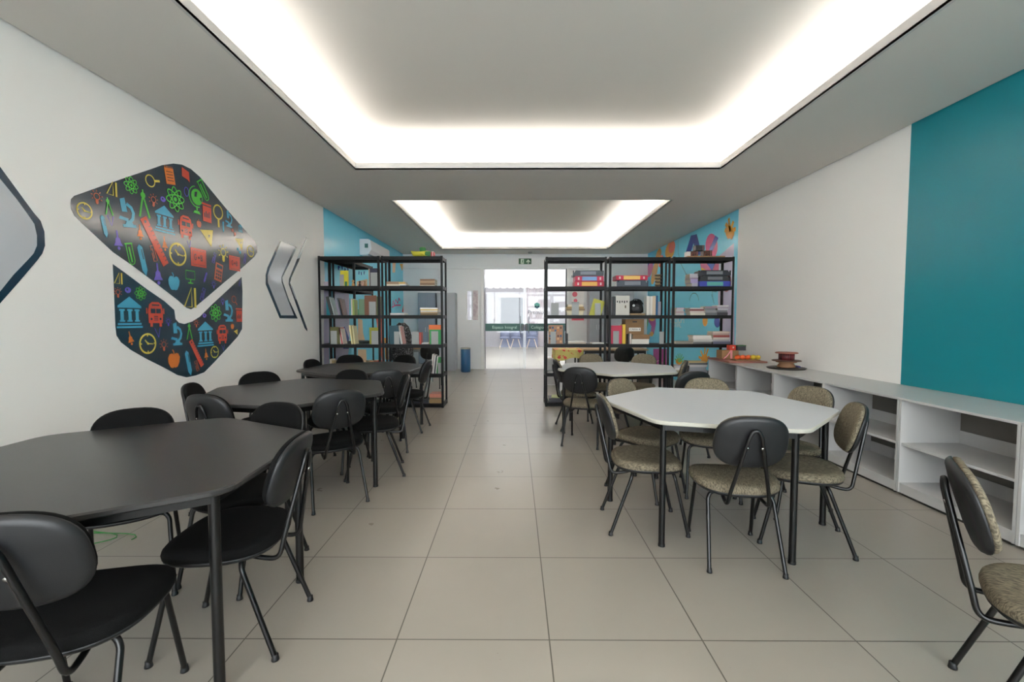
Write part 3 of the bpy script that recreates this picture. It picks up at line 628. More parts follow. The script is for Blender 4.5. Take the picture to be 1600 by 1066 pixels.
# ------------------------------------------------------------------ steel racks
ZS = [2.295, 1.852, 1.412, .968, .518, .058]          # top faces of the shelves
def make_rack(name, L, dpt, loc, rz, label, stiff=True):
    r = empty(name, loc, rz); tag(r, label, 'bookshelf', 'black steel bookshelves')
    for (px, py) in ((0, 0), (L, 0), (0, dpt), (L, dpt)):
        sx = 1 if px == 0 else -1; sy = 1 if py == 0 else -1
        m = MB(); m.box(min(px, px + sx * .032), max(px, px + sx * .032), min(py, py + sy * .003), max(py, py + sy * .003), 0, 2.30, RACK)
        m.box(min(px, px + sx * .003), max(px, px + sx * .003), min(py + sy * .003, py + sy * .032), max(py + sy * .003, py + sy * .032), 0, 2.30, RACK); m.build('post', r)
    for z in ZS:
        m = MB(); m.box(.004, L - .004, .004, dpt - .004, z - .003, z, RACK)
        for b in ((.004, L - .004, .0035, .006), (.004, L - .004, dpt - .006, dpt - .0035), (.0035, .006, .006, dpt - .006), (L - .006, L - .0035, .006, dpt - .006)): m.box(b[0], b[1], b[2], b[3], z - .052, z - .003, RACK)
        for b in ((.004, L - .004, .008, .02), (.004, L - .004, dpt - .02, dpt - .008)): m.box(b[0], b[1], b[2], b[3], z - .052, z - .049, RACK)
        m.build('shelf', r)
    return r
YR, YLR, DR = 6.88, 6.76, .38
make_rack('steel_bookshelf', .925, .40, (-2.955, YLR, 0), 0, 'black steel bookshelf against the left wall, first one facing the room')
make_rack('steel_bookshelf', .925, .40, (-2.005, YLR, 0), 0, 'black steel bookshelf left of the aisle with green craft piece on top')
make_rack('steel_bookshelf', .94, .36, (-2.56, 7.20, 0), PI / 2, 'black steel bookshelf standing along the cyan left wall, behind the other two')
make_rack('steel_bookshelf', .93, DR, (.475, YR, 0), 0, 'black steel bookshelf right of the aisle, leftmost of the right three')
make_rack('steel_bookshelf', .93, DR, (1.445, YR, 0), 0, 'black steel bookshelf in the middle of the right three, cardboard box inside')
make_rack('steel_bookshelf', .93, DR, (2.415, YR, 0), 0, 'black steel bookshelf touching the right wall, stacks of books on every shelf')

# ------------------------------------------------------------------ shelf contents
def X_(px, y): return (px - 804.0) * y / F
def book_mesh(th, h, d, cov, tilt_m=None):
    """a book standing on its bottom edge: thickness along x, spine at y=0, height z"""
    c = .0025; m = MB(); m.box(0, c, 0, d, 0, h, cov); m.box(th - c, th, 0, d, 0, h, cov); m.box(c, th - c, 0, c, 0, h, cov)
    p = MB(); p.box(c + .0002, th - c - .0002, c, d - .004, .003, h - .003, PAGE); return m, p
def put_book(name, label, group, M, th, h, d, col, rough=.45):
    m, p = book_mesh(th, h, d, C(col, rough)); o = m.build(name); o.matrix_world = M
    q = p.build('pages', o); tag(o, label, 'book', group); return o
def upright(x0, x1, sh, top, yf, col, label, group, spine=True, tilt=0, d=.15, name='book'):
    """spine=True: a spine faces the room; else the cover does"""
    zb = ZS[sh] + .001; hh = top
    if spine: M = Matrix.Translation((x0, yf, zb)) @ Matrix.Rotation(math.radians(tilt), 4, 'Y'); put_book(name, label, group, M, x1 - x0, hh, d, col)
    else: M = Matrix.Translation((x0, yf + .03, zb)) @ Matrix.Rotation(math.radians(tilt), 4, 'Y') @ Matrix.Rotation(-PI / 2, 4, 'Z'); put_book(name, label, group, M, .03, hh, x1 - x0, col)
def flat(x0, x1, z, th, yf, col, label, group, d=.2, rot=0, name='book'):
    # lies on its side, spine towards the room
    M = Matrix.Translation(((x0 + x1) / 2, yf, z + .0008)) @ Matrix.Rotation(math.radians(rot), 4, 'Z') @ Matrix.Translation((-(x1 - x0) / 2, 0, th)) @ Matrix.Rotation(PI / 2, 4, 'Y')
    return put_book(name, label, group, M, th, x1 - x0, d, col)
def bookend(x0, x1, sh, h, yf, label):
    m = MB(); z = ZS[sh] + .0005; m.box(x0, x1, yf, yf + .0015, z, z + h, GREY, .0004); m.box(x0, x1, yf + .0015, yf + .09, z, z + .0015, GREY)
    tag(m.build('bookend'), label, 'bookend', 'grey metal bookends on the shelves')
BEIGE, CREAM, TAN = (176, 156, 128), (214, 204, 182), (150, 128, 98)
# --- left wall bookshelf (LA) and aisle bookshelf (LB)
yf = YLR + .07; xl = lambda px: X_(px, YLR + .08)
GA, GB = 'books on the left wall bookshelf', 'books on the left aisle bookshelf'
upright(xl(533), xl(545), 1, .235, yf, (206, 196, 40), 'yellow and green book, top left of the left wall bookshelf', GA, False)
m = MB(); m.box(xl(540), xl(543.5), yf - .002, yf - .0005, ZS[1] + .002, ZS[1] + .07, C((44, 110, 60))); tag(m.build('paper_card'), 'small dark green card in front of the yellow book on the left', 'card')
bookend(xl(532.5), xl(539), 1, .175, yf - .012, 'grey bookend in front of the yellow book, top left shelf')
upright(xl(579), xl(594.5), 1, .27, yf, (40, 42, 66), 'dark navy folder book at the top right of the left wall bookshelf', GA, False, d=.2)
upright(xl(577), xl(578.8), 1, .262, yf, (170, 150, 130), 'thin tan book edge beside the navy folder book', GA)
bookend(xl(580.5), xl(591), 1, .205, yf - .012, 'grey bookend in front of the navy folder, top shelf on the left')
for i, (a, c1, h_, w) in enumerate(((549.5, (196, 150, 96), .10, 'tan'), (560, (60, 40, 36), .085, 'dark brown'), (564.5, (206, 170, 150), .075, 'pink'), (568, (170, 130, 96), .09, 'light brown'))):
    m = MB(); cxx = xl(a + 1.5); z = ZS[1]; m.lathe([(.004, 0), (.022, .001), (.020, h_ * .35), (.010, h_ * .58), (.012, h_ * .62)], C(c1), 12, c=(cxx, yf + .05, z)); o = m.build('figurine')
    m = MB(); m.lathe([(.004, h_ * .60), (.014, h_ * .68), (.019, h_ * .82), (.013, h_ * .95), (.002, h_)], C(c1), 12, c=(cxx, yf + .05, z)); m.build('head', o)
    tag(o, '%s little figurine standing on the top left shelf between the books' % w, 'figurine', 'small figurines')
upright(xl(516.5), xl(520), 2, .285, yf, (60, 58, 58), 'dark grey magazine leaning left on the second shelf, first of two', GA, True, -14)
upright(xl(521.5), xl(523), 2, .275, yf, (160, 170, 172), 'light grey magazine leaning beside the dark grey one on the second shelf', GA, True, -14)
upright(xl(532), xl(534), 2, .262, yf, (70, 78, 90), 'slate magazine leaning left in the middle of the second shelf', GA, True, -12)
upright(xl(535.5), xl(537.5), 2, .25, yf, (96, 74, 66), 'brown magazine leaning against the slate one on the second shelf', GA, True, -10)
upright(xl(549), xl(551), 2, .25, yf, (200, 196, 180), 'cream thin book standing left of the post, second shelf', GA)
upright(xl(551.2), xl(554), 2, .235, yf, (150, 170, 90), 'light green book standing left of the post, second shelf', GA)
upright(xl(559), xl(569.5), 2, .245, yf + .05, (110, 140, 110), 'green landscape picture book showing its cover on the second shelf', GA, False)
upright(xl(570), xl(588.5), 2, .300, yf, (120, 76, 52), 'brown book showing its cover on the second shelf', GA, False)
upright(xl(589), xl(594), 2, .285, yf, (84, 92, 44), 'olive book standing right of the brown cover, second shelf', GA)
bookend(xl(577.5), xl(588), 2, .205, yf - .012, 'grey bookend in front of the brown book, second shelf')
upright(xl(507.8), xl(513.5), 2, .285, yf + .06, (24, 118, 132), 'teal binder against the left wall on the second shelf', GA, False)
upright(xl(515.5), xl(531), 3, .262, yf, (92, 90, 50), 'olive book showing its cover on the third shelf', GA, False)
bookend(xl(516.5), xl(526.5), 3, .205, yf - .012, 'grey bookend in front of the olive book, third shelf')
for k, c1, w in ((0, (214, 204, 198), 'white'), (1, (168, 40, 48), 'dark red'), (2, (206, 190, 180), 'cream')):
    upright(xl(531.3 + 1.9 * k), xl(532.8 + 1.9 * k), 3, .265 - .012 * k, yf, c1, '%s thin book leaning right of the olive cover, third shelf' % w, GA, True, -5 - 2 * k)
upright(xl(548.5), xl(551), 3, .29, yf, (226, 214, 160), 'pale yellow book leaning left near the post, third shelf', GA, True, -7)
upright(xl(552.5), xl(555), 3, .28, yf, (206, 196, 150), 'cream book leaning on the pale yellow one, third shelf', GA, True, -6)
upright(xl(577), xl(594), 3, .255, yf, (150, 150, 44), 'yellow olive book showing its cover at the right of the third shelf', GA, False)
bookend(xl(580.5), xl(592.5), 3, .205, yf - .012, 'grey bookend in front of the yellow olive book, third shelf')
for k, (a, b, c1, w, h_) in enumerate(((514, 517, CREAM, 'cream', .22), (517.4, 521, (176, 160, 110), 'mustard', .2), (524, 528, (190, 186, 170), 'pale grey', .18), (571, 576, (140, 120, 90), 'brown', .2), (577, 582, (200, 140, 90), 'orange brown', .19), (583, 588, (170, 110, 80), 'terracotta', .2), (589, 594, (180, 60, 50), 'red', .2))):
    upright(xl(a), xl(b), 4, h_, yf, c1, '%s book on the fourth shelf of the left wall bookshelf, above the tabletop' % w, GA)
for k, (c1, w, a, b, th) in enumerate(((CREAM, 'cream', 601, 621, .03), ((150, 120, 90), 'brown', 601, 620, .038))):
    flat(xl(a + 4), xl(b + 4), ZS[1] + .031 * k, th, yf, c1, '%s book lying in the left pile on the top shelf by the aisle' % w, GB, .22, 3 * k)
for k, (c1, w, a, b, th) in enumerate((((60, 100, 150), 'blue', 622, 637, .012), ((226, 224, 216), 'white', 621, 635, .022), ((206, 166, 90), 'golden', 617, 633, .03))):
    flat(xl(a), xl(b), ZS[1] + (0, .013, .036)[k], th, yf + .03, c1, '%s book lying in the right end of the left pile, top shelf by the aisle' % w, GB, .2, -6 + 4 * k)
zz = ZS[1]
for k, (c1, w, th) in enumerate((((206, 190, 160), 'cream', .016), ((126, 92, 60), 'dark brown', .032), ((170, 138, 104), 'tan', .03), ((120, 88, 58), 'chocolate', .026))):
    flat(xl(657), xl(680), zz, th, yf, c1, '%s book in the neat right pile, top shelf by the aisle' % w, GB, .24); zz += th + .0012
for k in range(2): flat(xl(610), xl(633 - k), ZS[2] + k * .0165, .0155, yf, (222, 220, 216) if k else (198, 196, 196), ('white' if k else 'light grey') + ' magazine lying flat on the second shelf by the aisle', GB, .25)
zz = ZS[2]
for k, (c1, w, th) in enumerate((((120, 96, 60), 'brown', .03), ((180, 150, 110), 'tan', .02), ((226, 222, 214), 'white', .02), ((214, 176, 60), 'yellow', .016), ((236, 234, 230), 'bright white', .022))):
    flat(xl(657), xl(684), zz, th, yf, c1, '%s folder in the loose pile on the second shelf by the aisle' % w, GB, .26, (-3, 4, -6, 3, 7)[k], 'folder'); zz += th + .0012
upright(xl(609), xl(625), 3, .285, yf, (22, 76, 88), 'dark teal folder showing its cover on the third shelf by the aisle', GB, False, -3)
bookend(xl(616), xl(624), 3, .195, yf - .012, 'grey bookend in front of the dark teal folder, third shelf')
upright(xl(626.5), xl(628.5), 3, .285, yf, (226, 224, 220), 'white magazine leaning right of the dark teal folder', GB, True, -9)
upright(xl(629.5), xl(631), 3, .275, yf, (190, 130, 120), 'pink magazine leaning right of the dark teal folder', GB, True, -9)
upright(xl(643), xl(645.5), 3, .185, yf, (96, 130, 180), 'blue book in the small row in the middle of the third shelf by the aisle', GB)
upright(xl(645.8), xl(654.5), 3, .17, yf + .01, (190, 188, 180), 'grey book behind the middle bookend on the third shelf by the aisle', GB)
upright(xl(654.8), xl(657.5), 3, .18, yf, (180, 60, 44), 'red book in the small row in the middle of the third shelf by the aisle', GB)
bookend(xl(643.5), xl(654), 3, .197, yf - .012, 'grey bookend in the middle of the third shelf by the aisle')
flat(xl(657.8), xl(668), ZS[3], .018, yf + .05, (220, 220, 222), 'white paper block lying between the red and orange books', GB, .2)
upright(xl(670), xl(692), 3, .295, yf + .012, (232, 112, 36), 'bright orange book showing its cover on the third shelf by the aisle', GB, False)
m = MB(); m.box(xl(671), xl(692), yf - .012, yf + .010, ZS[3] + .001, ZS[3] + .225, C((36, 150, 76))); o = m.build('folder'); tag(o, 'green folder in front of the orange book on the third shelf', 'folder', GB)
bookend(xl(674), xl(685), 3, .20, yf - .022, 'grey bookend in front of the orange and green books')
for k, (c1, w) in enumerate((((226, 224, 214), 'white'), ((190, 170, 170), 'pale pink'), ((232, 230, 226), 'cream white'), ((60, 64, 70), 'charcoal'), ((220, 220, 214), 'grey white'))):
    upright(xl(671.5 + 2 * k), xl(673 + 2 * k), 4, .30 - .008 * k, yf, c1, '%s magazine leaning on the fourth shelf by the aisle' % w, GB, True, 7)
upright(xl(681.5), xl(692.5), 4, .25, yf + .01, (40, 120, 56), 'green patterned book showing its cover on the fourth shelf by the aisle', GB, False)
bookend(xl(684), xl(692), 4, .165, yf - .006, 'grey bookend in front of the green patterned book, fourth shelf')
flat(xl(641), xl(669), ZS[5], .05, yf, (70, 72, 80), 'dark slate book lying on the bottom shelf by the aisle', GB, .25)
zz = ZS[5]
for k, (c1, w, th) in enumerate((((170, 140, 96), 'tan', .065), ((140, 120, 90), 'brown', .02), ((214, 140, 120), 'salmon pink', .055))):
    flat(xl(670), xl(690), zz, th, yf, c1, '%s thick book in the right pile, bottom shelf by the aisle' % w, GB, .25); zz += th + .0012
# craft bowl on top of LB
zt = 2.30; cc = empty('craft_bowl', (xl(659), YLR + .16, zt)); tag(cc, 'yellow and green craft bowl on top of the left aisle bookshelf', 'craft piece')
Yc, Gc, Rc = C((214, 206, 70)), C((40, 108, 52)), C((196, 70, 80))
m = MB(); m.rings([[(a * math.cos(2 * PI * k / 20) - .04, b * math.sin(2 * PI * k / 20), z + (.02 * math.cos(2 * PI * k / 20) ** 2 if z > .05 else 0)) for k in range(20)] for a, b, z in ((.06, .05, 0), (.11, .08, .03), (.135, .095, .075), (.125, .088, .072), (.09, .06, .03), (.02, .02, .02))], Yc); m.build('bowl', cc)
m = MB(); m.lathe([(.01, .0), (.05, .02), (.06, .06), (.045, .10), (.055, .125), (.04, .15), (.005, .155)], Gc, 14, c=(.01, 0, 0)); m.build('green_crown', cc)
m = MB(); m.box(.05, .14, -.06, .06, 0, .085, Gc, .01); m.build('green_block', cc)
m = MB()
for k in range(3): m.box(.142 + .018 * k, .154 + .018 * k, -.05, .05, 0, .075 + .008 * (k % 2), Rc if k % 2 == 0 else C((226, 200, 196)), .003)
m.build('striped_end', cc)
m = MB(); m.rings([[(-.03 + .03 * t + r * math.cos(q), -.07 + r * math.sin(q), .03 + .02 * math.sin(t * 1.4)) for q in [2 * PI * k / 8 for k in range(8)]] for t, r in ((0, .008), (1, .014), (2, .014), (3, .012), (4, .006))], Yc); m.build('yellow_wave', cc)

# --- right bookshelves RA, RB, RC
yf = YR + .06; xr = lambda px: X_(px, YR + .06)
GRA, GRB, GRC = 'things on the right bookshelf by the aisle', 'things on the middle right bookshelf', 'books on the bookshelf at the right wall'
def box_file(x0, x1, z, th, col, face, label, group, clips=True):
    r = empty('game_case', ((x0 + x1) / 2, yf - .02, z + .0006)); tag(r, label, 'flat case', group); w = x1 - x0
    m = MB(); m.box(-w / 2, w / 2, 0, .26, 0, th, C(col), .006); m.build('case', r)
    m = MB(); m.box(-w * .26, w * .26, -.0025, .001, th * .12, th * .88, C(face)); m.build('front_label', r)
    if clips:
        for s_ in (-1, 1): m = MB(); m.box(s_ * w * .38 - .012, s_ * w * .38 + .012, -.004, .001, th * .25, th * .75, C((225, 200, 200))); m.build('clip', r)
box_file(xr(897), xr(943), ZS[1], .080, (196, 40, 66), (232, 180, 84), 'red case with an orange label at the bottom of the pile of three', GRA)
box_file(xr(898), xr(942), ZS[1] + .082, .078, (196, 44, 84), (120, 164, 214), 'red case with a blue label in the middle of the pile of three', GRA)
def handled(x0, x1, z, th, col, face, label, group):
    r = empty('tool_case', ((x0 + x1) / 2, yf - .02, z + .0006)); tag(r, label, 'flat case', group); w = x1 - x0
    m = MB(); m.rings([[(sx * w / 2 * s_, y0, z_) for sx, y0 in ((-1, 0), (1, 0), (1, .26), (-1, .26))] for s_, z_ in ((1, 0), (1, th * .3), (.9, th * .75), (.84, th))], C(col, .35), smooth=False); m.build('case', r)
    m = MB(); m.box(-w * .26, w * .26, -.006, .004, th * .22, th * .82, C(face), .003); m.build('front_label', r)
    for s_ in (-1, 1): m = MB(); m.box(s_ * w * .5 - .008, s_ * w * .5 + .008, -.01, .02, -.0, th * .95, C(col, .3), .003); m.build('latch', r)
handled(xr(895), xr(941), ZS[1] + .162, .085, (40, 54, 64), (130, 134, 146), 'dark grey case on top of the pile of three by the aisle', GRA)
bookend(xr(861), xr(873), 2, .19, yf, 'grey bookend standing alone at the left of the second shelf by the aisle')
zz = ZS[2]
for k, (c1, w, th, a, b) in enumerate((((206, 192, 160), 'cream', .045, 886, 911), ((196, 180, 140), 'sand', .025, 885, 912), ((120, 92, 48), 'dark brown', .03, 884.5, 913.5), ((150, 120, 60), 'ochre', .028, 885, 912), ((214, 200, 170), 'pale', .03, 887, 911))):
    flat(xr(a), xr(b), zz, th, yf, c1, '%s book in the pile behind the bookend, second shelf by the aisle' % w, GRA, .2); zz += th + .0012
bookend(xr(893), xr(904), 2, .205, yf - .012, 'grey bookend in front of the pile of brown books, second shelf')
upright(xr(920), xr(938), 2, .27, yf, (178, 176, 44), 'lime yellow book leaning to the right on the second shelf by the aisle', GRA, False, 16)
bookend(xr(928.5), xr(937.5), 2, .185, yf - .03, 'grey bookend in front of the lime yellow book')
upright(xr(857), xr(879.5), 3, .29, yf + .01, (160, 116, 84), 'brown mosaic book showing its cover on the third shelf by the aisle', GRA, False)
m = MB()
for i in range(5):
    for j in range(6):
        if (i * 7 + j * 5) % 3: m.box(xr(858 + i * 4.2), xr(861 + i * 4.2), yf + .0065, yf + .0095, ZS[3] + .02 + j * .043, ZS[3] + .052 + j * .043, C([(206, 160, 110), (96, 60, 44), (60, 84, 110), (190, 120, 60)][(i + j) % 4]))
tag(m.build('picture_card'), 'mosaic picture card in front of the brown book, third shelf by the aisle', 'card')
upright(xr(879.8), xr(882.5), 3, .285, yf + .01, (30, 66, 70), 'dark green book right of the mosaic book, third shelf by the aisle', GRA)
bookend(xr(860), xr(868.5), 3, .19, yf - .012, 'grey bookend in front of the mosaic book')
upright(xr(885.8), xr(887.5), 3, .16, yf, (24, 24, 26), 'thin black book standing alone on the third shelf by the aisle', GRA)
flat(xr(886), xr(916), ZS[3], .022, yf + .03, (196, 178, 160), 'beige magazine lying on the third shelf by the aisle', GRA, .22)
flat(xr(888), xr(914), ZS[3] + .0235, .02, yf + .03, (232, 228, 222), 'white magazine lying on the beige one, third shelf by the aisle', GRA, .2, 3)
flat(xr(926), xr(946), ZS[3], .014, yf + .03, (210, 210, 208), 'grey paper pad lying at the right of the third shelf by the aisle', GRA, .22)
flat(xr(858), xr(890), ZS[5], .06, yf, (60, 60, 68), 'dark folder pile lying on the bottom shelf by the aisle', GRA, .26)
flat(xr(862), xr(884), ZS[5] + .0615, .012, yf + .02, (200, 212, 150), 'pale green magazine on the dark folder, bottom shelf by the aisle', GRA, .24, -8)
# RB
handled(xr(963), xr(1010), ZS[1], .095, (48, 58, 72), (120, 124, 134), 'slate grey case under the red one, top shelf in the middle', GRB)
box_file(xr(961), xr(1010), ZS[1] + .098, .072, (196, 36, 70), (240, 196, 110), 'red case with a cream label lying on the slate case, top shelf in the middle', GRB)
r = empty('wooden_rack', (xr(1028.5), yf + .03, ZS[1])); tag(r, 'small dark rack with curved wooden rungs at the right of the top middle shelf', 'small rack', GRB)
m = MB(); m.box(-.035, .04, .05, .06, 0, .20, C((150, 130, 90))); m.build('back_board', r)
for k in range(4): m = MB(); m.tube([(-.04, .05, .03 + .05 * k), (-.015, 0, .02 + .05 * k), (.02, -.01, .022 + .05 * k), (.045, .03, .034 + .05 * k)], .009, C((60, 46, 30)), 8); m.build('rung', r)
upright(xr(958), xr(961), 2, .29, yf, (40, 40, 42), 'black book standing left of the framed prints, second shelf in the middle', GRB)
r = empty('picture_box', (xr(961.5), yf, ZS[2] + .001)); tag(r, 'white box with a row of black drawn figures, second shelf in the middle', 'box', GRB)
wb = xr(983) - xr(961.5); m = MB(); m.box(0, wb, 0, .1, 0, .30, C((206, 202, 192)), .002); m.build('carton', r)
m = MB()
for k in range(5): m.box(.015 + k * .037, .032 + k * .037, -.0015, .0005, .195 - .01 * (k % 2), .222, C((50, 46, 44)))
m.box(.14, .16, -.0015, .0005, .11, .15, C((90, 76, 50))); m.build('printed_figures', r)
BAG = mat('black_bag', (22, 22, 24), .55, bump=(30, .5))
r = empty('black_bag', (xr(995), yf + .09, ZS[2] + .03)); tag(r, 'slumped black bag on the second shelf of the middle right bookshelf', 'bag', GRB)
m = MB(); rr = []
for a, b, z in ((.085, .06, 0), (.112, .075, .02), (.118, .08, .08), (.105, .07, .14), (.09, .05, .18), (.03, .02, .20)):
    rr.append([(a * math.cos(2 * PI * k / 22) * (1 + .08 * math.sin(3 * k + z * 40)), b * math.sin(2 * PI * k / 22) * (1 + .1 * math.sin(5 * k)), z + .012 * math.sin(k * 1.3 + z * 30) * (z > .1)) for k in range(22)])
m.rings(rr, BAG); m.build('body', r)
m = MB(); m.tube(fillet([(-.09, -.05, .15), (-.05, -.07, .22), (.05, -.06, .21), (.1, -.05, .14)], .03), .008, BAG, 8); m.build('handle', r)
m = MB(); m.lathe([(.018, 0), (.02, .004), (.012, .006)], C((190, 190, 196)), 12, M=Matrix.Translation((-.055, -.085, .12)) @ Matrix.Rotation(PI / 2, 4, 'X')); m.build('badge', r)
flat(xr(984), xr(1007), ZS[2], .028, yf, (150, 120, 80), 'flat cardboard tray lying under the black bag', GRB, .24, name='cardboard_tray')
for a, b, c1, w, h_ in ((1009.5, 1013, (220, 216, 206), 'white', .295), (1013.3, 1016, (200, 196, 188), 'light grey', .292), (1016.3, 1018.5, (226, 222, 214), 'cream white', .292), (1018.8, 1023.5, (206, 186, 160), 'peach', .296), (1023.9, 1027, (24, 84, 128), 'dark blue', .30), (1027.3, 1031.5, (150, 150, 160), 'grey blue', .21)):
    upright(xr(a), xr(b), 2, h_, yf, c1, '%s tall book in the upright row, second shelf in the middle' % w, GRB)
upright(xr(955), xr(972), 3, .285, yf + .01, (196, 24, 66), 'crimson book showing its cover on the third shelf in the middle', GRB, False)
upright(xr(972.3), xr(977), 3, .30, yf, (226, 184, 44), 'yellow book standing right of the crimson one', GRB)
bookend(xr(957.8), xr(967), 3, .20, yf - .006, 'grey bookend in front of the crimson book')
KRAFT = mat('kraft_cardboard', (142, 110, 76), .85, bump=(60, .1))
r = empty('cardboard_box', (xr(978.5), yf + .07, ZS[3] + .001)); tag(r, 'large brown cardboard box with a white label, third shelf in the middle', 'box', GRB)
wb = xr(1008) - xr(978.5); m = MB(); m.box(0, wb, 0, .24, 0, .385, KRAFT, .003); m.build('carton', r)
m = MB(); m.box(wb * .2, wb * .82, -.0015, .0005, .195, .25, C((226, 222, 214))); lb = m.build('box_label', r)
M_ = Matrix.Translation((wb * .51, -.0022, .2225)) @ Matrix.Rotation(PI / 2, 4, 'X'); txt('lettering', 'CAIXA 4', .042, M_, C((30, 30, 30)), lb, .0004)
m = MB(); m.box(wb * .38, wb * .62, -.001, .001, .33, .352, C((40, 30, 22))); m.build('hand_hole', r)
flat(xr(986), xr(1013), ZS[3], .075, yf - .03, (222, 216, 206), 'thick cream white book lying in front of the cardboard box', GRB, .095)
flat(xr(987.5), xr(1014), ZS[3] + .077, .068, yf - .03, (128, 92, 52), 'thick brown book lying on the cream one in front of the box', GRB, .095)
upright(xr(980.5), xr(982.8), 3, .15, yf - .03, (60, 56, 60), 'small dark book standing at the left in front of the box', GRB, d=.09)
upright(xr(983), xr(985.5), 3, .16, yf - .03, (206, 190, 180), 'small pale book standing at the left in front of the box', GRB, d=.09)
bookend(xr(1030), xr(1037), 3, .19, yf, 'grey bookend standing alone at the right of the third shelf in the middle')
# RC
box_file(xr(1090), xr(1138), ZS[1], .082, (60, 72, 168), (96, 170, 160), 'blue case with a sea green label at the bottom of the pile, right wall shelf', GRC, False)
handled(xr(1092), xr(1136), ZS[1] + .084, .08, (40, 42, 46), (110, 112, 116), 'black case with grey label in the middle of the pile, right wall shelf', GRC)
handled(xr(1089), xr(1137), ZS[1] + .166, .082, (30, 36, 46), (124, 128, 134), 'black case with grey label on top of the pile, right wall shelf', GRC)
zz = ZS[1]
for k, (c1, w, th, a) in enumerate((((180, 176, 190), 'pale lilac', .055, 1080), ((176, 160, 200), 'lilac', .06, 1078), ((150, 130, 150), 'mauve', .02, 1077), ((190, 186, 190), 'light grey', .06, 1077))):
    flat(xr(a), xr(1089.5), zz, th, yf + .03, c1, '%s book in the pile left of the cases, right wall shelf' % w, GRC, .22, 4 - 2 * k); zz += th + .0014
def pile(x0, x1, sh, ths, cols, words_, where, seed, d=.22, z0=0.0):
    rnd = random.Random(seed); z = ZS[sh] + z0
    for i, th in enumerate(ths):
        a = rnd.uniform(-.008, .008); w = rnd.uniform(-.008, .008)
        pos = 'bottom one' if i == 0 else ('top one' if i == len(ths) - 1 else ['second from bottom', 'third from bottom', 'fourth from bottom', 'fifth from bottom'][i - 1])
        flat(x0 + a, x1 + a + w, z, th, yf + rnd.uniform(0, .03), cols[i], '%s book, %s, %s' % (words_[i], pos, where), GRC, d, rnd.uniform(-4, 4)); z += th + .0014
    return z
GR, LGR, PKG, MV, DK = (120, 120, 124), (188, 184, 180), (176, 150, 152), (150, 130, 140), (64, 60, 64)
pile(xr(1056), xr(1069), 2, (.032, .028, .03, .022), (LGR, PKG, LGR, (196, 176, 190)), ('light grey', 'pinkish grey', 'pale grey', 'pink'), 'left pile on the second shelf by the wall', 1)
pile(xr(1077), xr(1099), 2, (.034, .03, .028, .018), ((206, 198, 180), (200, 186, 176), (120, 60, 60), (190, 190, 190)), ('cream', 'rosy cream', 'dark red', 'pale grey'), 'middle pile on the second shelf by the wall', 2)
pile(xr(1101), xr(1119), 2, (.04, .034, .034, .026), ((110, 110, 112), (150, 150, 154), GR, MV), ('dark grey', 'silver grey', 'mid grey', 'mauve'), 'third pile on the second shelf by the wall', 3)
pile(xr(1120), xr(1137), 2, (.045, .03, .026, .026, .022), (DK, GR, (196, 192, 200), (170, 160, 170), (200, 196, 196)), ('charcoal', 'mid grey', 'pale lilac', 'mauve grey', 'off white'), 'rightmost pile on the second shelf by the wall', 4)
flat(xr(1056), xr(1082), ZS[3], .038, yf, (150, 140, 128), 'taupe folder lying at the left of the third shelf by the wall', GRC, .24, name='folder')
pile(xr(1083), xr(1112), 3, (.03, .034, .03, .032), ((120, 118, 118), (190, 186, 180), (214, 206, 198), (226, 220, 212)), ('grey', 'light grey', 'cream', 'off white'), 'middle pile on the third shelf by the wall', 5)
pile(xr(1114), xr(1140), 3, (.036, .03, .03, .034, .026, .028), ((96, 96, 116), (160, 158, 164), (206, 198, 188), (150, 70, 64), (176, 150, 140), (206, 186, 170)), ('slate blue', 'grey', 'cream', 'brick red', 'dusty pink', 'beige'), 'right pile on the third shelf by the wall', 6)
pile(xr(1055), xr(1067), 4, (.04, .035, .035), ((160, 150, 130), (220, 218, 214), (196, 196, 196)), ('tan', 'white', 'light grey'), 'left pile on the fourth shelf by the wall', 7)
pile(xr(1078), xr(1106), 4, (.045, .04, .036, .03, .016), ((140, 142, 150), (150, 152, 158), (190, 188, 186), (90, 90, 92), (206, 176, 120)), ('blue grey', 'slate grey', 'light grey', 'dark grey', 'sandy'), 'middle pile on the fourth shelf by the wall', 8)
# craft tray on top of RC
r = empty('craft_tray', (xr(1101), YR + .19, 2.30)); tag(r, 'brown board carrying dark patterned boxes, on top of the bookshelf at the right wall', 'tray')
m = MB(); m.box(-.29, .29, -.12, .12, 0, .022, C((150, 116, 76)), .005); m.build('board', r)
PAT = mat('dark_patterned_paper', (40, 24, 22), .5, mottle=((110, 54, 34), (60, 60, 60), .45, .6))
for nm, (a, b, z0, z1, c1), lab in (('patterned_box', (-.21, -.10, .0225, .105, PAT), 'dark patterned box at the left on the brown board above the shelf'), ('patterned_box', (-.02, .115, .0225, .115, PAT), 'dark patterned box at the right on the brown board above the shelf'), ('black_box', (-.14, -.005, .1165, .195, C((38, 38, 42))), 'small black box topmost on the brown board above the shelf')):
    q = empty(nm, (xr(1101) + (a + b) / 2, YR + .19, 2.30 + z0)); tag(q, lab, 'box', 'small boxes on the craft tray')
    w = (b - a); m = MB(); m.box(-w / 2 if nm != 'black_box' else -w / 2, w / 2, -.06, .06, 0, z1 - z0, c1, .004); m.build('carton', q)
    m = MB(); m.box(w * .3, w * .34, -.0615, .0615, 0.002, z1 - z0 + .0015, C((196, 130, 130))); m.build('ribbon', q)
q = empty('white_box', (xr(1101) - .245, YR + .19, 2.323)); tag(q, 'little white box at the left end of the brown board above the shelf', 'box', 'small boxes on the craft tray')
m = MB(); m.box(-.03, .03, -.05, .05, 0, .075, C((214, 208, 204)), .003); m.build('carton', q)

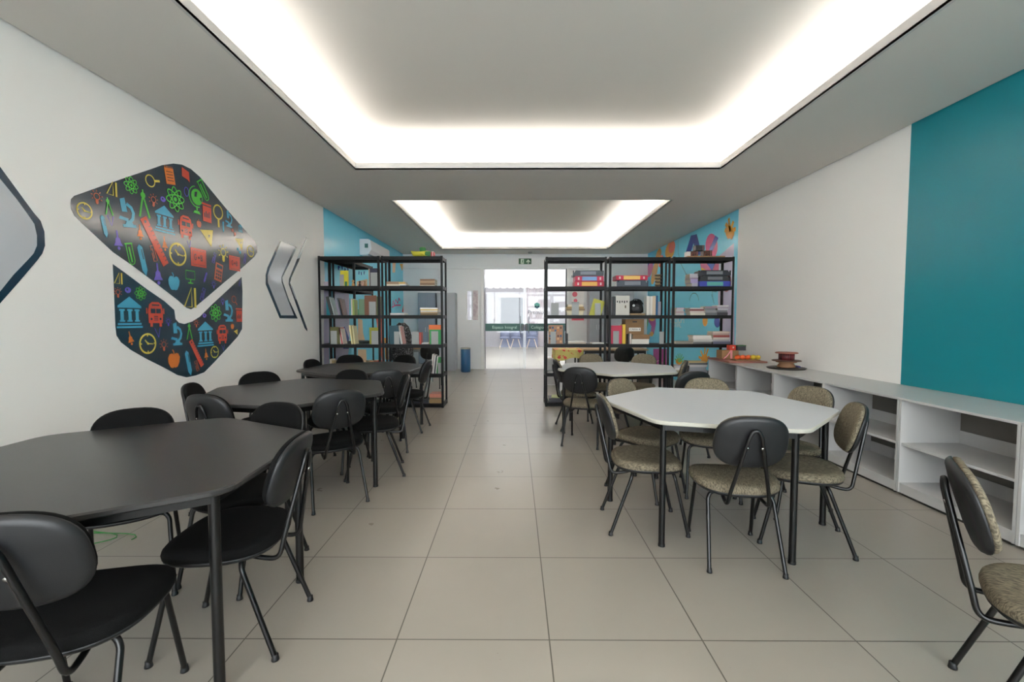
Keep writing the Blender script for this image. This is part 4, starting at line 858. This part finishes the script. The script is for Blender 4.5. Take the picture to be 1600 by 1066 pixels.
# --- on the cabinets: a board with candy boxes and a round stacked craft
bz = CZ + .001
r = empty('serving_board', (3.20, 6.45, bz)); tag(r, 'reddish wooden board on the far end of the cabinets, carrying boxes of sweets', 'board')
m = MB(); m.box(-.27, .26, -.33, .36, 0, .022, C((150, 96, 84)), .006); m.build('board_top', r)
q = empty('kraft_box', (3.22, 6.57, bz + .023)); tag(q, 'kraft cardboard box tied with pink ribbon, on the reddish board', 'box', 'boxes of sweets on the board')
m = MB(); m.box(-.22, .02, -.09, .09, 0, .125, KRAFT, .003); m.build('carton', q)
m = MB(); m.box(-.10, -.07, -.092, .092, 0.001, .127, C((226, 150, 160))); m.tube([(-.1, -.1, .12), (-.16, -.12, .05), (-.22, -.14, .004)], .008, C((226, 150, 160)), 8); m.build('ribbon', q)
q = empty('sweets_box', (3.24, 6.31, bz + .023)); tag(q, 'clear box full of orange and yellow sweets, on the reddish board', 'box', 'boxes of sweets on the board')
m = MB(); m.box(-.16, .18, -.08, .08, 0, .012, KRAFT); m.build('base', q)
for k in range(9):
    m = MB(); c1 = C((226, 96, 40)) if k < 6 else C((226, 196, 60))
    m.lathe([(.002, 0), (.026, .008), (.036, .03), (.026, .055), (.002, .062)], c1, 12, c=(-.12 + .036 * k, -.035 + .05 * (k % 2), .012)); m.build('sweet', q)
q = empty('red_box', (3.17, 6.55, bz + .149)); tag(q, 'small red box with a white flower, on top of the kraft box', 'box', 'small gift boxes stacked up')
m = MB(); m.box(-.05, .04, -.05, .05, 0, .075, C((206, 60, 36)), .004); m.build('carton', q); m = MB(); m.lathe([(.001, 0), (.014, .002), (.001, .004)], C((240, 235, 230)), 8, M=Matrix.Translation((.0, -.05, .04)) @ Matrix.Rotation(PI / 2, 4, 'X')); m.build('flower', q)
q = empty('black_gift_box', (3.29, 6.52, bz + .149)); tag(q, 'small black box with a green lid, beside the red box on the board', 'box', 'small gift boxes stacked up')
m = MB(); m.box(-.07, .05, -.05, .05, 0, .062, C((60, 58, 66)), .004); m.build('carton', q); m = MB(); m.box(-.072, .052, -.052, .052, .062, .075, C((70, 120, 70)), .003); m.build('lid', q)
p = on_z(1227, 574, bz); r = empty('stacked_craft', (3.30, 5.44, bz)); tag(r, 'round dark craft piece of stacked discs and a drum, on the cabinet tops', 'craft piece')
m = MB(); m.lathe([(.02, 0), (.20, 0), (.215, .012), (.20, .018), (.02, .016)], C((44, 38, 34)), 32); m.build('plate', r)
m = MB(); m.lathe([(.09, .017), (.10, .03), (.075, .07), (.11, .078), (.12, .09), (.11, .098), (.05, .1)], C((150, 110, 80)), 24); m.build('lower_disc', r)
m = MB(); m.tube([(.14 * math.cos(a), .14 * math.sin(a), .024) for a in [k * .12 for k in range(-3, 10)]], .012, C((70, 66, 130)), 8); m.build('blue_coil', r)
m = MB(); m.lathe([(.155, .093), (.16, .1), (.15, .106), (.05, .107)], C((90, 60, 50)), 24); m.build('middle_disc', r)
m = MB(); m.lathe([(.085, .107), (.085, .185)], mat('maroon_striped', (110, 40, 44), .5, mottle=((60, 24, 26), (80, 80, 10), .4, .6)), 24); m.build('drum', r)
m = MB(); m.lathe([(.05, .185), (.12, .186), (.125, .193), (.115, .2), (.02, .2)], C((160, 100, 84)), 24); m.build('upper_disc', r)

# ------------------------------------------------------------------ glass doors
GRNB = mat('dark_green_film', (22, 88, 78), .35)
hw = (DX1 - DX0) / 2
for n_, (a, b) in enumerate(((DX0 + .015, .262), (.278, DX1 - .01))):
    dr = struct(empty('door_%d' % (n_ + 1), (a, YF + .05, 0))); w_ = b - a
    m = MB(); m.box(0, w_, 0, .010, .012, DZ - .012, GLASS); m.build('glass_pane', dr)
    m = MB(); m.box(0, w_, -.0012, -.0002, 1.03, 1.235, GRNB); gb = m.build('green_band', dr)
    M_ = Matrix.Translation((w_ * .50, -.0022, 1.13)) @ Matrix.Rotation(PI / 2, 4, 'X')
    txt('lettering', 'Espaço Integral' if n_ == 0 else 'Colégio Premium', .11, M_, C((190, 226, 214)), gb, .0004)
    hx = w_ - .10 if n_ == 0 else .10
    m = MB(); m.tube(fillet([(hx, 0, .95), (hx, -.05, .95), (hx, -.05, 1.42), (hx, 0, 1.42)], .02), .012, STEEL, 10); m.build('handle', dr)
    ex = w_ - .07 if n_ == 0 else 0
    m = MB(); m.box(ex, ex + .07, -.012, .022, 1.04, 1.21, C((70, 76, 76), .3), .003); m.build('lock_plate', dr)
    ex = w_ - .02 if n_ == 0 else 0
    m = MB(); m.box(ex, ex + .02, -.004, .014, .012, DZ - .012, STEEL); m.box(0 if n_ == 0 else w_ - .018, .018 if n_ == 0 else w_, -.004, .014, .012, DZ - .012, C((70, 74, 78))); m.build('edge_profile', dr)
    if n_ == 1:
        hexa = circ(0, 0, .085, 6, rot=PI / 2); cx0, cz0 = .33, 1.72
        m = MB(); m.add([(cx0 + x, -.0010, cz0 + z) for x, z in hexa], [list(range(6))], C((120, 206, 196))); m.add([(cx0 + x, -.0014, cz0 + z) for x, z in [(-.07, -.03), (0, -.085), (.07, -.03), (.035, .0), (0, -.03), (-.035, .0)]], [list(range(6))], C((44, 84, 110))); m.build('logo', dr)
        M_ = Matrix.Translation((cx0 + .02, -.0014, 1.535)) @ Matrix.Rotation(PI / 2, 4, 'X'); txt('lettering', 'Premium', .15, M_, C((60, 72, 84)), dr, .0004)

# exit sign, smoke detector, narrow notices
sg = empty('exit_sign', (X_(820.2, YF), YF - .012, 2.90)); tag(sg, 'green emergency exit sign with running figure and arrow above the glass door', 'sign')
m = MB(); m.box(-.17, .17, 0, .012, -.075, .075, C((30, 84, 46)), .003); m.build('sign_plate', sg)
SW = C((214, 232, 210)); m = MB(); m.box(-.115, -.03, -.0012, 0, -.066, .062, SW); m.build('door_pictogram', sg)
D2 = C((30, 84, 46)); m = MB()
def flatp(m, pts, mm, y): m.add([(x, y, z) for x, z in pts], [list(range(len(pts)))], mm)
flatp(m, circ(-.06, .035, .011, 10), D2, -.002); flatp(m, [(-.082, .018), (-.05, .022), (-.058, -.012), (-.078, -.012)], D2, -.002); flatp(m, [(-.07, -.012), (-.058, -.012), (-.044, -.035), (-.05, -.055), (-.058, -.052), (-.056, -.036)], D2, -.002); flatp(m, [(-.078, -.012), (-.068, -.012), (-.082, -.05), (-.1, -.052), (-.096, -.044)], D2, -.002); m.build('running_figure', sg)
m = MB(); flatp(m, [(.085, .055), (.135, -.005), (.135, -.035), (.097, .002), (.097, -.062), (.073, -.062), (.073, .002), (.035, -.035), (.035, -.005)], SW, -.0012); m.build('arrow', sg)
sd = empty('smoke_detector', (X_(828, 11.75), 11.75, ZC)); tag(sd, 'small round grey smoke detector on the ceiling before the glass door', 'smoke detector')
m = MB(); m.lathe([(.055, 0), (.055, -.02), (.04, -.04), (.01, -.045)], GREY, 20); m.build('housing', sd)
m = MB(); m.box(-1.12, -.985, YF - .006, YF, 1.33, 2.12, mat('notice_paper', (196, 186, 188), .4, mottle=((170, 150, 156), (9, 9, 9), .4, .6))); tag(m.build('notice_board'), 'narrow pinkish notice strip beside the small window left of the glass door', 'notice')
n1, n2 = X_(893, YF), X_(912, YF)
nt_ = empty('poster', (n1, YF - .006, 1.30)); tag(nt_, 'white poster with pink circles, on the far wall right of the glass door', 'poster')
m = MB(); m.box(0, n2 - n1, 0, .006, 0, .80, C((236, 234, 234))); m.build('sheet', nt_)
m = MB()
for cx_, cz_, r_ in ((.08, .72, .07), (.1, .55, .05), (.22, .4, .05), (.1, .2, .06), (.24, .1, .05)): flatp(m, circ(cx_, cz_, r_, 14), C((230, 110, 130)), -.0012)
flatp(m, [(.0, 0.02), (n2 - n1, .02), (n2 - n1, .07), (0, .07)], C((226, 90, 110)), -.0012); m.build('printed_circles', nt_)

# lockers by the far wall
def locker(px0, px1, label, col, y=11.68, h=2.04, doors=2):
    a, b = X_(px0, y), X_(px1, y); r = empty('metal_locker', (a, y, 0)); tag(r, label, 'metal cabinet', 'tall metal cabinets at the far wall'); w_ = b - a; m_ = mat('locker_%d_%d_%d' % col, col, .4)
    m = MB(); m.box(0, w_, .012, YF - y - .003, .0, h, m_, .003); m.build('body', r)
    for k in range(doors):
        x0_ = .012 + k * (w_ - .024) / doors; x1_ = .012 + (k + 1) * (w_ - .024) / doors - .004
        m = MB(); m.box(x0_, x1_, 0, .012, .07, h - .03, m_, .002); d_ = m.build('door', r)
        m = MB(); hx_ = x1_ - .03 if k == 0 else x0_ + .03; m.box(hx_ - .008, hx_ + .008, -.012, 0, h * .5, h * .56, STEEL, .002); m.build('handle', d_)
locker(653, 680.5, 'blue grey metal cabinet against the far wall, seen through the left bookshelf', (128, 138, 152))
locker(683, 711, 'light grey metal cabinet against the far wall, nearest the blue bin', (170, 173, 178), 11.66)
locker(921, 947, 'grey metal cabinet at the far wall, seen through the right bookshelf by the aisle', (158, 161, 166), 11.66, 2.16)
locker(953, 990, 'pale grey metal cabinet at the far wall, seen through the middle right bookshelf', (176, 178, 182), 11.66, 2.1)
bn = empty('waste_bin', (-1.255, 11.45, 0)); tag(bn, 'tall blue round bin at the far wall, left of the glass door', 'bin')
m = MB(); m.lathe([(.115, 0), (.125, .01), (.125, .60), (.115, .60), (.112, .1)], mat('blue_bin', (38, 88, 132), .3), 28); m.build('body', bn)
m = MB(); m.lathe([(.128, .585), (.130, .61), (.118, .625), (.105, .612)], GREY, 28); m.build('rim', bn)

# air conditioner on the left wall
ac = empty('air_conditioner', (XL + .004, 8.72, 2.60)); tag(ac, 'white split air conditioner high on the left wall above the bookshelves', 'air conditioner')
ACW = mat('ac_white', (226, 226, 230), .35); prof = [(0, 0), (.0, .30), (.17, .30), (.215, .27), (.22, .09), (.17, .015), (.12, 0)]
m = MB(); m.rings([[(x, y, z) for x, z in prof] for y in (0, 1.3)], ACW, smooth=False); m.build('body', ac)
m = MB(); m.box(.10, .165, -.004, 0, .13, .21, C((70, 116, 110))); m.build('brand_sticker', ac)
m = MB(); m.box(.125, .185, .05, 1.25, .004, .010, C((120, 122, 126))); m.build('louvre', ac)
m = MB(); m.box(.219, .2225, .03, 1.27, .085, .265, ACW, .001); m.build('front_panel', ac)

# ------------------------------------------------------------------ beyond the bookshelves
WOOD = mat('light_wood', (176, 148, 116), .5)
def simple_table(x0, x1, y0, y1, z, label, topm, legm=BLK):
    r = empty('work_table', (x0, y0, 0)); tag(r, label, 'table', 'tables behind the bookshelves')
    m = MB(); m.box(0, x1 - x0, 0, y1 - y0, z - .03, z, topm, .004); m.build('tabletop', r)
    m = MB(); m.box(.05, x1 - x0 - .05, .05, .07, z - .09, z - .03, legm); m.box(.05, x1 - x0 - .05, y1 - y0 - .07, y1 - y0 - .05, z - .09, z - .03, legm); m.build('apron', r)
    for a in (.04, x1 - x0 - .07):
        for b in (.04, y1 - y0 - .07): m = MB(); m.box(a, a + .03, b, b + .03, 0, z - .03, legm); m.build('leg', r)
simple_table(1.34, 2.62, 8.75, 9.35, .767, 'long wooden topped table behind the right bookshelves', WOOD)
simple_table(.80, 1.28, 8.55, 9.10, .767, 'small square table under a floral cloth behind the right bookshelf', WOOD)
simple_table(-2.25, -1.72, 9.1, 9.7, .767, 'wooden topped table behind the left bookshelves', WOOD, GREY)
FLO = mat('floral_cloth', (206, 196, 120), .8, mottle=((206, 74, 70), (11, 11, 11), .52, .56))
m = MB(); N = 14
def cl(u, v):
    x = .77 + .54 * u; y = 8.50 + .64 * v; ex = max(abs(u - .5), abs(v - .5)) * 2
    return (x, y, .7705)
top_ = [cl(u / N, v / N) for v in range(N + 1) for u in range(N + 1)]
m.add(top_, [(v * (N + 1) + u, v * (N + 1) + u + 1, (v + 1) * (N + 1) + u + 1, (v + 1) * (N + 1) + u) for v in range(N) for u in range(N)], FLO)
rim = [(u / 20, 0) for u in range(20)] + [(1, v / 20) for v in range(20)] + [(1 - u / 20, 1) for u in range(20)] + [(0, 1 - v / 20) for v in range(20)]
R1 = [cl(u, v) for u, v in rim]; n_r = len(R1); R2 = []
for i, (x, y, z) in enumerate(R1):
    dx, dy = x - 1.04, y - 8.82; l = math.hypot(dx, dy); wv = .012 * math.sin(i * 1.1)
    R2.append((x + dx / l * (.014 + wv), y + dy / l * (.014 + wv), z - .18 - .03 * math.sin(i * .35)))
m.add(R1 + R2, [(i, (i + 1) % n_r, n_r + (i + 1) % n_r, n_r + i) for i in range(n_r)], FLO, True)
tag(m.build('floral_tablecloth'), 'yellow and red floral cloth draped over the small table behind the right bookshelf', 'tablecloth')
r = empty('low_cabinet', (.67, 9.12, 0)); tag(r, 'low white cabinet left of the floral cloth, seen through the shelf', 'cabinet')
m = MB(); m.box(0, .24, .012, .4, 0, .56, WHITE, .003); m.build('body', r); m = MB(); m.box(.01, .23, 0, .012, .02, .54, C((190, 190, 190)), .002); m.build('door', r)
extra = [(1.98, 8.35, 92, 'b', 'black chair at the long wooden table behind the right bookshelves'),
         (-1.66, 8.86, 95, 'b', 'black chair behind the left aisle bookshelf, at the wooden table'),
         (-2.14, 8.55, 84, 'b', 'black chair under the patterned jacket behind the left bookshelf'),
         ]
for x, y, h, k, lab in extra:
    o = copy_tree(cb); o.location = (x, y, 0); o.rotation_euler.z = math.radians(h - 90); tag(o, lab, 'chair', 'black chairs behind the bookshelves')
JK = mat('patterned_jacket', (44, 44, 46), .8, mottle=((120, 120, 122), (38, 38, 38), .5, .62), bump=(25, .4))
m = MB(); rr = []
for a, b, z in ((.15, .07, .52), (.19, .09, .62), (.2, .1, .8), (.19, .1, .95), (.17, .09, 1.08), (.12, .07, 1.2), (.05, .04, 1.27)):
    rr.append([(-2.08 + a * math.cos(2 * PI * k / 24) * (1 + .10 * math.sin(3 * k + z * 9)), 8.24 + b * math.sin(2 * PI * k / 24) * (1 + .15 * math.sin(5 * k)), z + .02 * math.sin(k * 1.7)) for k in range(24)])
m.rings(rr, JK); tag(m.build('draped_jacket'), 'dark patterned jacket hung over a chair behind the left bookshelf', 'jacket')
pl = empty('potted_plant', (2.40, 8.22, 0)); tag(pl, 'leafy green plant with pink leaves in a pot behind the middle right bookshelf', 'plant')
m = MB(); m.lathe([(.08, 0), (.11, .02), (.14, .28), (.15, .30), (.13, .30), (.12, .26)], C((90, 84, 78)), 20); m.build('pot', pl)
m = MB(); rnd = random.Random(3)
LG = [C((92, 130, 60)), C((126, 158, 84)), C((196, 130, 140))]
for k in range(26):
    a = rnd.uniform(0, 2 * PI); t_ = rnd.uniform(.12, .42); L_ = rnd.uniform(.30, .52); w_ = .022
    d = Vector((math.cos(a), math.sin(a), 0)); s_ = Vector((-d.y, d.x, 0)); pts = [Vector((0, 0, .28)) + d * (t_ * u * u + .02) + Vector((0, 0, L_ * (u - .25 * u * u))) for u in (0, .3, .6, .85, 1)]
    vs = []
    for i, p_ in enumerate(pts): ww_ = w_ * (.4, 1, 1.1, .7, .05)[i]; vs += [p_ - s_ * ww_, p_ + s_ * ww_]
    m.add(vs, [(2 * i, 2 * i + 1, 2 * i + 3, 2 * i + 2) for i in range(4)], LG[k % 7 == 0 and 2 or k % 2], True)
m.build('foliage', pl)
# green cable on the floor under the near table
m = MB(); pts = []
c0 = on_z(165, 843, .006); 
for k in range(26):
    a = k * .32; rr_ = .16 + .02 * math.sin(k)
    pts.append((c0.x + rr_ * math.cos(a) - .02 * k * .3, c0.y + rr_ * .55 * math.sin(a), .005 + .0004 * k))
m.tube(pts, .0035, C((60, 140, 70)), 6); tag(m.build('green_cable'), 'thin green cable coiled on the floor under the nearest black table', 'cable')

# ------------------------------------------------------------------ the bright hall outside the glass door
HW = mat('hall_wall_paint', (178, 175, 180), .7); HG = mat('hall_grey', (112, 114, 122), .6)
m = MB(); m.box(-5, -4.9, YF + .15, 22.6, 0, 4.2, HW); struct(m.build('wall_hall_left')); m = MB(); m.box(6.4, 6.5, YF + .15, 22.6, 0, 4.2, HW); struct(m.build('wall_hall_right'))
m = MB(); m.box(-5, 6.5, 22.0, 22.1, 0, 5.0, HW); struct(m.build('wall_hall_far'))
m = MB(); m.box(-5, 6.5, 12.25, 13.4, 4.2, 4.3, HW); m.box(-5, 6.5, 15.2, 19.2, 4.2, 4.3, HW); m.box(-5, 6.5, 20.2, 22.1, 4.2, 4.3, HW); m.box(-5, -2.5, 13.4, 15.2, 4.2, 4.3, HW); m.box(4, 6.5, 13.4, 15.2, 4.2, 4.3, HW); struct(m.build('added_shade_roof_hall'))  # unseen slotted roof added to cut the sky light in the hall
def hp(px, py): return on_y(px, py, 21.98)
dr = struct(empty('door_3', (hp(783, 500).x, 21.95, 0))); w_ = hp(817, 500).x - hp(783, 500).x; m = MB(); m.box(0, w_, 0, .04, .0, 2.4, HG, .004); m.build('door_leaf', dr); m = MB(); m.box(-.1, 1.9, -.02, .04, 2.42, 2.54, WHITE); m.build('door_head', dr)
m = MB()
a, b = hp(821, 500).x, hp(849, 500).x; N = 60; vs = []
for i in range(N + 1): vs += [(a + (b - a) * i / N, 21.9 + .045 * math.sin(i * 1.35), .02), (a + (b - a) * i / N, 21.9 + .045 * math.sin(i * 1.35), 3.0)]
m.add(vs, [(2 * i, 2 * i + 2, 2 * i + 3, 2 * i + 1) for i in range(N)], mat('curtain_white', (216, 208, 212), .8), True)
m2 = m; tag(m2.build('curtain'), 'pale pleated curtain on the far side of the bright hall outside', 'curtain')
m = MB(); m.box(hp(769, 500).x, hp(776, 500).x, 21.94, 22.0, 1.35, 2.3, C((190, 186, 188))); tag(m.build('wall_panel_board'), 'narrow grey notice panel on the hall wall left of its door', 'notice')
r = empty('awning', (-3.4, 16.0, 2.42)); tag(r, 'white awning with a scalloped lower edge over the bright hall outside', 'awning')
m = MB(); m.box(0, 8.2, 0, .05, .12, 1.779, C((240, 238, 236)), .003); m.build('fascia', r)
m = MB(); N = 34
for i in range(N):
    a = 8.2 * i / N; w_ = 8.2 / N; m.add([(a + w_ / 2 + w_ / 2 * math.cos(q), .02, .12 + .09 * math.sin(q)) for q in [PI + PI * k / 8 for k in range(9)]] + [], [list(range(9))], C((240, 238, 236)))
m.build('scalloped_fringe', r)
m = MB(); m.box(hp(783, 500).x, hp(840, 500).x, 21.6, 21.66, 0, .98, mat('blue_grey_panel', (120, 126, 150), .6)); tag(m.build('counter_front'), 'blue grey counter front behind the hall chairs', 'counter')
SH = mat('shell_blue_grey', (120, 126, 150), .5); WL = mat('pale_beech', (206, 186, 170), .5)
def shell_chair():
    r = empty('shell_chair')
    m = MB(); m.rings([[(a * math.cos(2 * PI * k / 18), b * math.sin(2 * PI * k / 18), z + .05 * max(0, math.sin(2 * PI * k / 18)) * (a > .1)) for k in range(18)] for a, b, z in ((.05, .05, .44), (.2, .19, .45), (.24, .22, .50), (.225, .205, .505), (.18, .17, .465), (.04, .04, .455))], SH); m.build('seat', r)
    m = MB(); m.rings([[(x, .2 + .07 * t + .03 * (1 - (x / .24) ** 2) * s_, z) for x, z in ((-w_, .46 + .42 * t), (0, .46 + .42 * t), (w_, .46 + .42 * t))] + [(x, .215 + .07 * t + .03 * (1 - (x / .24) ** 2) * s_, .46 + .42 * t) for x in (w_, 0, -w_)] for t, w_, s_ in ((0, .2, 1), (.4, .22, 1), (.8, .2, 1), (1, .12, 1))], SH); m.build('backrest', r)
    for sx in (-1, 1):
        for sy in (-1, 1): m = MB(); m.tube([(sx * .24, sy * .22, 0), (sx * .1, sy * .1, .45)], .016, WL, 8, r2=.02); m.build('leg', r)
    return r
sc0 = shell_chair()
for i, px in enumerate((788.5, 806, 831)):
    o = sc0 if i == 0 else copy_tree(sc0); o.location = (hp(px, 540).x * 20.6 / 21.98, 20.6, 0); o.rotation_euler.z = 0
    tag(o, ('blue grey shell chair with beech legs outside, left one behind the door glass', 'blue grey shell chair with beech legs outside, next to the door joint', 'blue grey shell chair with beech legs outside, right of the door joint')[i], 'chair', 'shell chairs in the hall')
